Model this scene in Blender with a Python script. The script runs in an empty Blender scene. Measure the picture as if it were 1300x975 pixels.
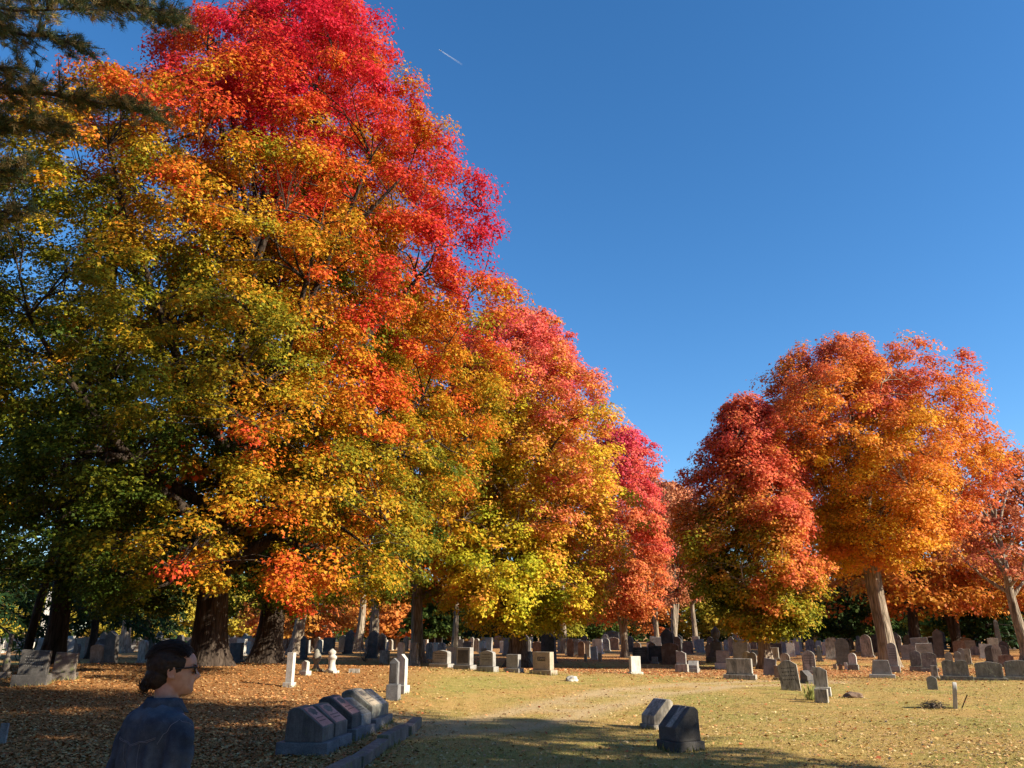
import bpy, bmesh, math, random
import numpy as np
from mathutils import Vector, Matrix, noise as mnoise
R = math.radians
# ------------------------------------------------------------------ camera, sky, sun, exposure
F_PX, PW, PH, HORIZON = 1000.0, 1300.0, 975.0, 803.0
PITCH = math.atan((HORIZON - PH/2)/F_PX)
CAM_H = 1.65
scene = bpy.context.scene
COL = scene.collection
cam_d = bpy.data.cameras.new('camera'); cam = bpy.data.objects.new('camera', cam_d); COL.objects.link(cam)
cam_d.sensor_width = 36.0; cam_d.lens = 36.0*F_PX/PW; cam_d.clip_start = 0.05; cam_d.clip_end = 60000
cam.location = (0, 0, CAM_H); cam.rotation_euler = (math.pi/2 + PITCH, 0, 0)
scene.camera = cam
SUN_AZ, SUN_EL = R(112), R(26.5)          # clockwise from the view direction (+y)
SUN = Vector((math.sin(SUN_AZ)*math.cos(SUN_EL), math.cos(SUN_AZ)*math.cos(SUN_EL), math.sin(SUN_EL)))
world = bpy.data.worlds.new('World'); scene.world = world; world.use_nodes = True
wn = world.node_tree.nodes; wl = world.node_tree.links
bg = wn['Background']; sky = wn.new('ShaderNodeTexSky'); sky.sky_type = 'NISHITA'; sky.sun_disc = False
sky.sun_elevation = SUN_EL; sky.sun_rotation = SUN_AZ
sky.air_density = 1.0; sky.dust_density = 0.25; sky.ozone_density = 4.0; sky.altitude = 300
hs = wn.new('ShaderNodeHueSaturation'); hs.inputs['Saturation'].default_value = 1.21
wl.new(sky.outputs[0], hs.inputs['Color']); wl.new(hs.outputs[0], bg.inputs[0]); bg.inputs[1].default_value = 0.095
sl = bpy.data.lights.new('sun', 'SUN'); sl.energy = 5.0; sl.angle = R(0.53); sl.color = (1.0, 0.88, 0.70)
so = bpy.data.objects.new('sun', sl); COL.objects.link(so); so.rotation_euler = SUN.to_track_quat('Z', 'Y').to_euler()
vs = scene.view_settings; vs.view_transform = 'Standard'; vs.look = 'None'; vs.gamma = 1.0; vs.exposure = 1.16
vs.use_curve_mapping = False
scene.cycles.max_bounces = 6; scene.cycles.diffuse_bounces = 3; scene.cycles.transmission_bounces = 4
scene.cycles.transparent_max_bounces = 8; scene.cycles.glossy_bounces = 2

# ------------------------------------------------------------------ measuring helpers (pixels of the photograph -> places)
def ray(px, py):
    u = (px - PW/2)/F_PX; v = (PH/2 - py)/F_PX
    return Vector((u, math.cos(PITCH) - v*math.sin(PITCH), math.sin(PITCH) + v*math.cos(PITCH)))
def HT(x, y):
    x = np.asarray(x, dtype=float); y = np.asarray(y, dtype=float)
    h = 0.66*np.exp(-((x+11)**2/170.0 + (y-28)**2/60.0))
    h = h + 0.05*np.sin(x*0.31+1.3)*np.sin(y*0.23+0.4)*np.clip((y-9)/10, 0, 1)
    h = h + 0.02*np.sin(x*1.1+y*0.5)*np.sin(y*0.9-x*0.3)
    return h
def at(px, py):
    d = ray(px, py); t = 2.0
    for _ in range(4000):
        p = Vector((d.x*t, d.y*t, CAM_H + d.z*t))
        if p.z <= float(HT(p.x, p.y)): break
        t *= 1.002
    return p
def onplane(px, py, D):
    d = ray(px, py); t = D/d.y
    return Vector((d.x*t, D, CAM_H + d.z*t))
def depth(p): return p[1]*math.cos(PITCH) + (p[2]-CAM_H)*math.sin(PITCH)

# ------------------------------------------------------------------ object helpers
def setp(o, label=None, cat=None, group=None, kind=None):
    if label: o['label'] = label
    if cat: o['category'] = cat
    if group: o['group'] = group
    if kind: o['kind'] = kind
    return o
def empty(name, loc, rz=0.0, label=None, cat=None, group=None):
    o = bpy.data.objects.new(name, None); COL.objects.link(o); o.location = loc; o.rotation_euler = (0, 0, rz)
    o.empty_display_size = 0.2
    return setp(o, label, cat, group)
def link(name, me, mat=None, parent=None, smooth=False):
    if mat and not me.materials: me.materials.append(mat)
    if smooth: me.polygons.foreach_set('use_smooth', np.ones(len(me.polygons), dtype=bool))
    o = bpy.data.objects.new(name, me); COL.objects.link(o)
    if parent: o.parent = parent
    return o
def np_mesh(name, V, faces_flat, k, colors=None, smooth=False):
    """V (n,3); faces_flat int array (m*k); k verts per face; colors (m,3) per face"""
    me = bpy.data.meshes.new(name)
    V = np.ascontiguousarray(V, dtype=np.float32); m = len(faces_flat)//k
    me.vertices.add(len(V)); me.vertices.foreach_set('co', V.ravel())
    me.loops.add(m*k); me.loops.foreach_set('vertex_index', np.asarray(faces_flat, dtype=np.int32))
    me.polygons.add(m); me.polygons.foreach_set('loop_start', np.arange(0, m*k, k, dtype=np.int32))
    me.polygons.foreach_set('loop_total', np.full(m, k, dtype=np.int32))
    if smooth: me.polygons.foreach_set('use_smooth', np.ones(m, dtype=bool))
    me.update(calc_edges=True)
    if colors is not None:
        a = me.attributes.new('col', 'FLOAT_COLOR', 'FACE')
        c = np.ones((m, 4), dtype=np.float32); c[:, :3] = colors
        a.data.foreach_set('color', c.ravel())
    return me

# ------------------------------------------------------------------ materials
def new_mat(name):
    m = bpy.data.materials.new(name); m.use_nodes = True
    nt = m.node_tree; return m, nt.nodes, nt.links, nt.nodes['Principled BSDF']
def noise_node(n, l, scale, detail=4, rough=0.55, coord='Object', stretch=(1, 1, 1), offset_random=True):
    tc = n.new('ShaderNodeTexCoord'); mp = n.new('ShaderNodeMapping'); mp.inputs['Scale'].default_value = stretch
    l.new(tc.outputs[coord], mp.inputs['Vector'])
    if offset_random:
        oi = n.new('ShaderNodeObjectInfo'); mu = n.new('ShaderNodeMath'); mu.operation = 'MULTIPLY'; mu.inputs[1].default_value = 57.0
        l.new(oi.outputs['Random'], mu.inputs[0]); cb = n.new('ShaderNodeCombineXYZ')
        l.new(mu.outputs[0], cb.inputs[0]); l.new(mu.outputs[0], cb.inputs[1]); l.new(cb.outputs[0], mp.inputs['Location'])
    t = n.new('ShaderNodeTexNoise'); t.inputs['Scale'].default_value = scale; t.inputs['Detail'].default_value = detail
    t.inputs['Roughness'].default_value = rough; l.new(mp.outputs[0], t.inputs['Vector'])
    return t
def ramp(n, l, src, stops):
    r = n.new('ShaderNodeValToRGB'); e = r.color_ramp.elements
    while len(e) < len(stops): e.new(0.5)
    for i, (p, c) in enumerate(stops): e[i].position = p; e[i].color = (c[0], c[1], c[2], 1)
    l.new(src, r.inputs[0]); return r
def bump(n, l, src, bsdf, strength, dist):
    b = n.new('ShaderNodeBump'); b.inputs['Strength'].default_value = strength; b.inputs['Distance'].default_value = dist
    l.new(src, b.inputs['Height']); l.new(b.outputs[0], bsdf.inputs['Normal']); return b
def mixc(n, l, fac, a, b, mode='MIX'):
    m = n.new('ShaderNodeMix'); m.data_type = 'RGBA'; m.blend_type = mode
    if isinstance(fac, float): m.inputs[0].default_value = fac
    else: l.new(fac, m.inputs[0])
    for i, s in ((6, a), (7, b)):
        if isinstance(s, tuple): m.inputs[i].default_value = (s[0], s[1], s[2], 1)
        else: l.new(s, m.inputs[i])
    return m.outputs[2]

def leaf_material(name, trans=0.32, rough=0.6, spec=0.12):
    m, n, l, b = new_mat(name)
    a = n.new('ShaderNodeAttribute'); a.attribute_name = 'col'
    l.new(a.outputs['Color'], b.inputs['Base Color']); b.inputs['Roughness'].default_value = rough
    b.inputs['Specular IOR Level'].default_value = spec
    if trans > 0:
        t = n.new('ShaderNodeBsdfTranslucent'); l.new(a.outputs['Color'], t.inputs['Color'])
        mx = n.new('ShaderNodeMixShader'); mx.inputs[0].default_value = trans
        l.new(b.outputs[0], mx.inputs[1]); l.new(t.outputs[0], mx.inputs[2])
        l.new(mx.outputs[0], n['Material Output'].inputs['Surface'])
    return m
M_LEAF = leaf_material('leaf'); M_NEEDLE = leaf_material('needle', 0.15); M_LITTER = leaf_material('fallen_leaf', 0.0, 0.8, 0.1)
M_GRASS = leaf_material('grass_blade', 0.25, 0.8, 0.1)

def bark_material(name, c1, c2, c3, scale=5.0, depth=0.06):
    m, n, l, b = new_mat(name)
    t = noise_node(n, l, scale, 8, 0.65, stretch=(1, 1, 0.16)); t.inputs['Distortion'].default_value = 0.6
    v = n.new('ShaderNodeTexVoronoi'); v.feature = 'DISTANCE_TO_EDGE'; v.inputs['Scale'].default_value = scale*1.6
    tc = n.new('ShaderNodeTexCoord'); mp = n.new('ShaderNodeMapping'); mp.inputs['Scale'].default_value = (1, 1, 0.13)
    l.new(tc.outputs['Object'], mp.inputs[0]); l.new(mp.outputs[0], v.inputs['Vector'])
    r = ramp(n, l, t.outputs[0], [(0.3, c1), (0.52, c2), (0.72, c3)])
    ve = ramp(n, l, v.outputs[0], [(0.0, (0.35, 0.33, 0.3)), (0.16, (1, 1, 1))])
    l.new(mixc(n, l, 0.75, r.outputs[0], ve.outputs[0], 'MULTIPLY'), b.inputs['Base Color'])
    b.inputs['Roughness'].default_value = 0.95; b.inputs['Specular IOR Level'].default_value = 0.15
    ad = n.new('ShaderNodeMath'); ad.operation = 'ADD'; l.new(t.outputs[0], ad.inputs[0])
    mn = n.new('ShaderNodeMath'); mn.operation = 'MINIMUM'; mn.inputs[1].default_value = 0.3; l.new(v.outputs[0], mn.inputs[0]); l.new(mn.outputs[0], ad.inputs[1])
    bump(n, l, ad.outputs[0], b, 1.0, depth)
    return m
M_BARK = bark_material('maple_bark', (0.05, 0.035, 0.025), (0.13, 0.1, 0.075), (0.22, 0.18, 0.14))
M_BARK_PALE = bark_material('pale_bark', (0.13, 0.1, 0.07), (0.33, 0.27, 0.2), (0.46, 0.4, 0.32), 4.0, 0.09)
M_BARK_DARK = bark_material('dark_bark', (0.025, 0.018, 0.014), (0.06, 0.045, 0.035), (0.11, 0.085, 0.065))

def stone_material(name, lo, mid, hi, streak=0.0, speck=0.12, lichen=None, rough=0.85):
    m, n, l, b = new_mat(name)
    t = noise_node(n, l, 3.5, 8, 0.65)
    r = ramp(n, l, t.outputs[0], [(0.32, lo), (0.5, mid), (0.68, hi)])
    fine = noise_node(n, l, 90, 2, 0.5)
    fr = ramp(n, l, fine.outputs[0], [(0.35, (1-speck*3, 1-speck*3, 1-speck*3)), (0.55, (1, 1, 1)), (0.7, (1+speck, 1+speck, 1+speck))])
    c = mixc(n, l, 1.0, r.outputs[0], fr.outputs[0], 'MULTIPLY')
    if streak > 0:
        s = noise_node(n, l, 5.0, 6, 0.7, stretch=(2.2, 2.2, 0.45)); s.inputs['Distortion'].default_value = 0.8
        sr = ramp(n, l, s.outputs[0], [(0.42, (0, 0, 0)), (0.62, (streak, streak, streak))])
        c = mixc(n, l, sr.outputs[0], c, (lo[0]*0.28, lo[1]*0.27, lo[2]*0.26))
    if lichen:
        s = noise_node(n, l, 6.0, 7, 0.75); sr = ramp(n, l, s.outputs[0], [(0.56, (0, 0, 0)), (0.64, (0.8, 0.8, 0.8))])
        c = mixc(n, l, sr.outputs[0], c, lichen)
    l.new(c, b.inputs['Base Color']); b.inputs['Roughness'].default_value = rough
    b.inputs['Specular IOR Level'].default_value = 0.3
    ad = n.new('ShaderNodeMath'); ad.operation = 'ADD'; l.new(t.outputs[0], ad.inputs[0]); l.new(fine.outputs[0], ad.inputs[1])
    bump(n, l, ad.outputs[0], b, 0.5, 0.012)
    return m
ST = {
 'granite': stone_material('grey_granite', (0.2, 0.19, 0.175), (0.3, 0.29, 0.265), (0.38, 0.365, 0.335)),
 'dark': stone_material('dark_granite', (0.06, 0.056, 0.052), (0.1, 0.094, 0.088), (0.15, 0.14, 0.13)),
 'blue': stone_material('blue_granite', (0.12, 0.12, 0.125), (0.18, 0.18, 0.18), (0.25, 0.245, 0.24)),
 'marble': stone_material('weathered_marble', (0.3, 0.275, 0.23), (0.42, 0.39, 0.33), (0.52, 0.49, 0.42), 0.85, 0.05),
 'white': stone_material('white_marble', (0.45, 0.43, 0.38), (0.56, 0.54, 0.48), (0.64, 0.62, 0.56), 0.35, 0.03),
 'tan': stone_material('tan_granite', (0.27, 0.22, 0.16), (0.36, 0.3, 0.22), (0.43, 0.37, 0.28)),
 'brown': stone_material('brown_sandstone', (0.14, 0.09, 0.06), (0.24, 0.16, 0.11), (0.32, 0.24, 0.18), 0.4),
 'lichen': stone_material('lichen_granite', (0.16, 0.15, 0.12), (0.25, 0.24, 0.2), (0.34, 0.32, 0.28), 0.5, 0.1, (0.38, 0.4, 0.28)),
 'pink': stone_material('pink_polished_granite', (0.4, 0.18, 0.15), (0.5, 0.26, 0.22), (0.56, 0.34, 0.29), 0, 0.08, None, 0.45),
 'mossy': stone_material('mossy_stone', (0.13, 0.115, 0.1), (0.21, 0.18, 0.155), (0.29, 0.25, 0.215), 0.4, 0.1, (0.15, 0.17, 0.06)),
}
# ------------------------------------------------------------------ ground
def mask_litter(x, y):
    m = np.exp(-((y-36-0.12*np.abs(x-6))/5.5)**2)*np.clip((x+22)/8, 0, 1)*1.0
    m = np.maximum(m, np.clip((y-44)/8, 0, 1)*0.75)
    m = np.maximum(m, 0.75*np.exp(-(((x-17)/7)**2+((y-41)/5)**2)))
    return np.clip(m, 0, 1)
def mask_straw(x, y):
    return np.clip(((-0.4 - 0.06*y) - x)/2.5, 0, 1)*np.clip((38-y)/6, 0, 1)
TRACK = [tuple(at(a, b_)[:2]) for a, b_ in ((430, 905), (520, 925), (620, 922), (720, 898), (800, 880), (900, 870), (1040, 866))]
def mask_track(x, y):
    m = np.zeros_like(x)
    for (ax, ay), (bx, by) in zip(TRACK, TRACK[1:]):
        L2 = (bx-ax)**2+(by-ay)**2; t = np.clip(((x-ax)*(bx-ax)+(y-ay)*(by-ay))/L2, 0, 1); d = np.hypot(x-ax-t*(bx-ax), y-ay-t*(by-ay)); m = np.maximum(m, np.exp(-((d-0.75)/0.35)**2))
    return m
def axis(a, fine0, fine1, step):
    mid = np.arange(fine0, fine1+1e-6, step); g = step*np.cumsum(1.13**np.arange(1, 60)); 
    out = np.concatenate([(fine0-g)[::-1], mid, fine1+g]); return out[np.abs(out) < a]
gx = axis(2600, -40, 40, 0.5); gy = axis(2600, -6, 70, 0.5)
X, Y = np.meshgrid(gx, gy); Z = HT(X, Y)
V = np.stack([X.ravel(), Y.ravel(), Z.ravel()], 1); nx, ny = len(gx), len(gy)
ii, jj = np.meshgrid(np.arange(nx-1), np.arange(ny-1)); a = (jj*nx+ii).ravel()
me = np_mesh('ground', V, np.stack([a, a+1, a+nx+1, a+nx], 1).ravel(), 4, smooth=True)
at_ = me.attributes.new('mask', 'FLOAT_COLOR', 'POINT'); c = np.zeros((len(V), 4), dtype=np.float32); c[:, 3] = 1
c[:, 0] = mask_litter(V[:, 0], V[:, 1]); c[:, 1] = mask_straw(V[:, 0], V[:, 1]); c[:, 2] = mask_track(V[:, 0], V[:, 1]); at_.data.foreach_set('color', c.ravel())
m, n, l, b = new_mat('ground')
big = noise_node(n, l, 0.35, 5, 0.6, offset_random=False); med = noise_node(n, l, 3.0, 6, 0.7, offset_random=False); fine = noise_node(n, l, 38, 5, 0.75, offset_random=False)
g1 = ramp(n, l, med.outputs[0], [(0.34, (0.26, 0.21, 0.07)), (0.5, (0.42, 0.31, 0.12)), (0.66, (0.52, 0.39, 0.17))])
g2 = ramp(n, l, big.outputs[0], [(0.38, (0.8, 0.95, 0.7)), (0.6, (1.1, 0.98, 0.85))])
gc = mixc(n, l, 1.0, g1.outputs[0], g2.outputs[0], 'MULTIPLY')
lit = ramp(n, l, fine.outputs[0], [(0.35, (0.14, 0.07, 0.035)), (0.5, (0.4, 0.17, 0.07)), (0.62, (0.52, 0.27, 0.11)), (0.72, (0.5, 0.36, 0.15))])
stw = ramp(n, l, fine.outputs[0], [(0.35, (0.14, 0.065, 0.025)), (0.5, (0.33, 0.16, 0.06)), (0.68, (0.46, 0.24, 0.09))])
at2 = n.new('ShaderNodeAttribute'); at2.attribute_name = 'mask'; sp = n.new('ShaderNodeSeparateColor'); l.new(at2.outputs['Color'], sp.inputs[0])
def noisy(src, w):
    s = n.new('ShaderNodeMath'); s.operation = 'SUBTRACT'; s.inputs[1].default_value = 0.5; l.new(med.outputs[0], s.inputs[0])
    q = n.new('ShaderNodeMath'); q.operation = 'MULTIPLY_ADD'; q.inputs[1].default_value = w; l.new(s.outputs[0], q.inputs[0]); l.new(src, q.inputs[2]); q.use_clamp = True
    return q.outputs[0]
gc = mixc(n, l, noisy(sp.outputs[0], 1.6), gc, lit.outputs[0])
gc = mixc(n, l, noisy(sp.outputs[1], 1.0), gc, stw.outputs[0])
gc = mixc(n, l, noisy(sp.outputs[2], 0.5), gc, (0.5, 0.37, 0.2))
fr = ramp(n, l, fine.outputs[0], [(0.32, (0.55, 0.55, 0.55)), (0.55, (1.05, 1.05, 1.05))])
l.new(mixc(n, l, 0.8, gc, fr.outputs[0], 'MULTIPLY'), b.inputs['Base Color']); b.inputs['Roughness'].default_value = 1.0
b.inputs['Specular IOR Level'].default_value = 0.05
bump(n, l, fine.outputs[0], b, 0.6, 0.03)
setp(link('ground', me, m), kind='structure')

rng = np.random.default_rng(7)
def rand_unit(n_, rg=rng):
    v = rg.normal(size=(n_, 3)); return v/np.linalg.norm(v, axis=1, keepdims=True)
T_MAPLE = np.array([(0, -.45, 0), (.5, -.15, -.12), (.2, .1, 0), (0, .6, -.1), (-.2, .1, 0), (-.5, -.15, -.12)])
T_KITE = np.array([(0, -.5, 0), (.42, .0, .08), (0, .55, -.1), (-.42, .0, .08)])
T_NEEDLE = np.array([(-.06, 0, 0), (.06, 0, 0), (.0, 1, 0)])
def leaf_mesh(name, P, N, size, cols, T=T_KITE, along=None, rg=rng):
    n_ = len(P)
    if along is None: along = rand_unit(n_, rg)
    N = N/np.linalg.norm(N, axis=1, keepdims=True)
    B = along - (along*N).sum(1, keepdims=True)*N; B /= (np.linalg.norm(B, axis=1, keepdims=True)+1e-9)
    A = np.cross(B, N); s = np.asarray(size).reshape(-1, 1, 1) if np.ndim(size) else size
    V = P[:, None, :] + s*(T[None, :, 0:1]*A[:, None, :] + T[None, :, 1:2]*B[:, None, :] + T[None, :, 2:3]*N[:, None, :])
    k = len(T); return np_mesh(name, V.reshape(-1, 3), np.arange(n_*k), k, cols)

# grass and fallen leaves (nobody could count them)
def scatter(n_, y0, y1, power, half=0.74, rg=rng):
    u = rg.random(n_); y = (y0**(1-power) + u*(y1**(1-power)-y0**(1-power)))**(1/(1-power))
    x = (rg.random(n_)*2-1)*(y*half+1.0); return x, y
n_ = 330000
x, y = scatter(n_, 7.5, 46, 1.6)
z = HT(x, y); pat = 0.5+0.5*np.sin(x*0.9+np.sin(y*0.7)*2)*np.sin(y*0.55+x*0.3)
straw = np.clip(mask_straw(x, y), 0, 1); keep = rng.random(n_) < (1-0.85*straw)*(1-0.5*mask_litter(x, y))*(1-0.8*mask_track(x, y))
x, y, z, pat = x[keep], y[keep], z[keep], pat[keep]; n_ = len(x)
g_a = np.array([0.52, 0.385, 0.16]); g_b = np.array([0.33, 0.27, 0.085]); g_c = np.array([0.62, 0.49, 0.24])
w = np.clip(pat*0.7+rng.normal(size=n_)*0.3, 0, 1)[:, None]; cols = g_a*(1-w)+g_b*w
q = rng.random(n_) < 0.2; cols[q] = g_c; cols *= rng.uniform(0.75, 1.2, (n_, 1))
T_BL = np.array([(-.09, 0, 0), (.09, 0, 0), (0, 1, 0)])
al = np.stack([rng.normal(size=n_)*0.7, rng.normal(size=n_)*0.7, np.ones(n_)], 1)
me = leaf_mesh('grass', np.stack([x, y, z-0.004], 1), np.cross(al, rand_unit(n_)), 0.018+0.022*rng.random(n_)+0.0005*y, cols, T_BL, along=al)
setp(link('grass', me, M_GRASS), 'short dry tan and olive grass covering the open cemetery lawn', 'grass', kind='stuff')
def litter(name, n_, y0, y1, power, dens, pal, label, s0, s1, half=0.74, seed=3):
    rg = np.random.default_rng(seed); x, y = scatter(n_, y0, y1, power, half, rg); k = rg.random(n_) < dens(x, y); x, y = x[k], y[k]; n_ = len(x)
    pal = np.array(pal); cols = pal[rg.integers(0, len(pal), n_)]*rg.uniform(0.7, 1.2, (n_, 1))
    N = np.stack([rg.normal(size=n_)*0.35, rg.normal(size=n_)*0.35, np.ones(n_)], 1)
    me = leaf_mesh(name, np.stack([x, y, HT(x, y)+0.01+0.02*rg.random(n_)], 1), N, rg.uniform(s0, s1, n_), cols, T_MAPLE, rg=rg)
    setp(link(name, me, M_LITTER), label, 'fallen leaves', kind='stuff')
litter('fallen_leaves', 260000, 8, 70, 1.35, lambda x, y: 0.012+0.85*mask_litter(x, y)*(y < 60),
       [(0.6, 0.27, 0.1), (0.55, 0.2, 0.08), (0.6, 0.4, 0.15), (0.6, 0.45, 0.22), (0.3, 0.16, 0.07), (0.5, 0.14, 0.06), (0.45, 0.26, 0.11)],
       'orange and red maple leaves carpeting the ground under the maples', 0.045, 0.095)

litter('lawn_leaves', 60000, 8, 45, 1.5, lambda x, y: 0.5+0.3*np.sin(x*0.5+y*0.3), [(0.55, 0.38, 0.17), (0.55, 0.42, 0.22), (0.42, 0.26, 0.12), (0.36, 0.22, 0.11), (0.5, 0.28, 0.12)],
       'curled tan and brown dead leaves sprinkled over the near grass', 0.028, 0.06, seed=9)

litter('pine_straw', 120000, 7.5, 40, 1.5, lambda x, y: mask_straw(x, y), [(0.42, 0.2, 0.07), (0.5, 0.26, 0.1), (0.3, 0.14, 0.05), (0.55, 0.22, 0.07), (0.6, 0.36, 0.14)],
       'orange brown leaf and needle litter covering the shaded ground on the left', 0.04, 0.08, seed=10)
# ------------------------------------------------------------------ trees
def tube_arrays(lines, ns=6):
    """lines: list of (points (k,3), radii (k,)) -> V, quads"""
    Vs, Fs, off = [], [], 0
    an = np.linspace(0, 2*np.pi, ns, endpoint=False)
    for pts, rad in lines:
        pts = np.asarray(pts, float); rad = np.asarray(rad, float); k = len(pts)
        t = np.gradient(pts, axis=0); t /= (np.linalg.norm(t, axis=1, keepdims=True)+1e-9)
        ref = np.array([0.13, 0.99, 0.05]) if abs(t[:, 2]).mean() > 0.6 else np.array([0.1, 0.07, 0.99])
        a = np.cross(ref, t); a /= (np.linalg.norm(a, axis=1, keepdims=True)+1e-9); b = np.cross(t, a)
        ring = pts[:, None, :] + rad[:, None, None]*(np.cos(an)[None, :, None]*a[:, None, :]+np.sin(an)[None, :, None]*b[:, None, :])
        Vs.append(ring.reshape(-1, 3))
        i = (np.arange(k-1)[:, None]*ns+np.arange(ns)[None, :]); j = (np.arange(k-1)[:, None]*ns+(np.arange(ns)+1)[None, :] % ns)
        Fs.append((np.stack([i, j, j+ns, i+ns], -1).reshape(-1, 4)+off)); off += k*ns
    return np.concatenate(Vs), np.concatenate(Fs)
def tubes(name, lines, mat, parent, ns=6):
    V, Fq = tube_arrays(lines, ns)
    return link(name, np_mesh(name, V, Fq.ravel(), 4, smooth=True), mat, parent)
def snoise(P, scale, seed):
    rg = np.random.default_rng(seed); out = np.zeros(len(P)); 
    for i in range(7):
        k = rg.normal(size=3)*scale*(1+0.35*i); ph = rg.random()*6.28
        out += np.sin(P@k+ph)/(1+0.15*i)
    return out/3.2
def trunk_lines(H, r0, lean, rg, top=0.75, k=12, flare=0.7, wob=0.12):
    z = np.concatenate([[-0.3, 0.0, 0.15, 0.4, 0.8, 1.4], np.linspace(2.2, H*top, k)])
    s = np.clip(z/H, 0, 1); x = lean[0]*s*H + wob*np.sin(z*0.55+rg.random()*6)*np.clip(z/4, 0, 1); y = lean[1]*s*H + wob*np.sin(z*0.5+rg.random()*6)*np.clip(z/4, 0, 1)
    r = r0*(1-0.93*np.clip(s/top, 0, 1)**1.15)*(1+flare*np.exp(-np.clip(z, 0, 9)/0.45))
    return np.stack([x, y, z], 1), np.maximum(r, 0.03)
def trunk_mesh(name, lines, mat, parent, ns=22, seed=0):
    V, Fq = tube_arrays(lines, ns); rg = np.random.default_rng(seed)
    off = 0
    for pts, rad in lines:                      # ridged outline, root flares near the ground
        k = len(pts); an = np.linspace(0, 2*np.pi, ns, endpoint=False); blk = V[off:off+k*ns].reshape(k, ns, 3)
        ph = rg.random(4)*6.28
        for i in range(k):
            low = math.exp(-max(pts[i, 2], 0)/0.7)
            f = 1+0.05*np.sin(5*an+ph[0]+pts[i, 2]*0.3)+0.035*np.sin(9*an+ph[1]+pts[i, 2]*0.8)+low*0.22*np.sin(4*an+ph[2])+0.02*rg.normal(size=ns)
            blk[i] = pts[i]+(blk[i]-pts[i])*f[:, None]
        V[off:off+k*ns] = blk.reshape(-1, 3); off += k*ns
    return link(name, np_mesh(name, V, Fq.ravel(), 4, smooth=True), mat, parent)

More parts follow.
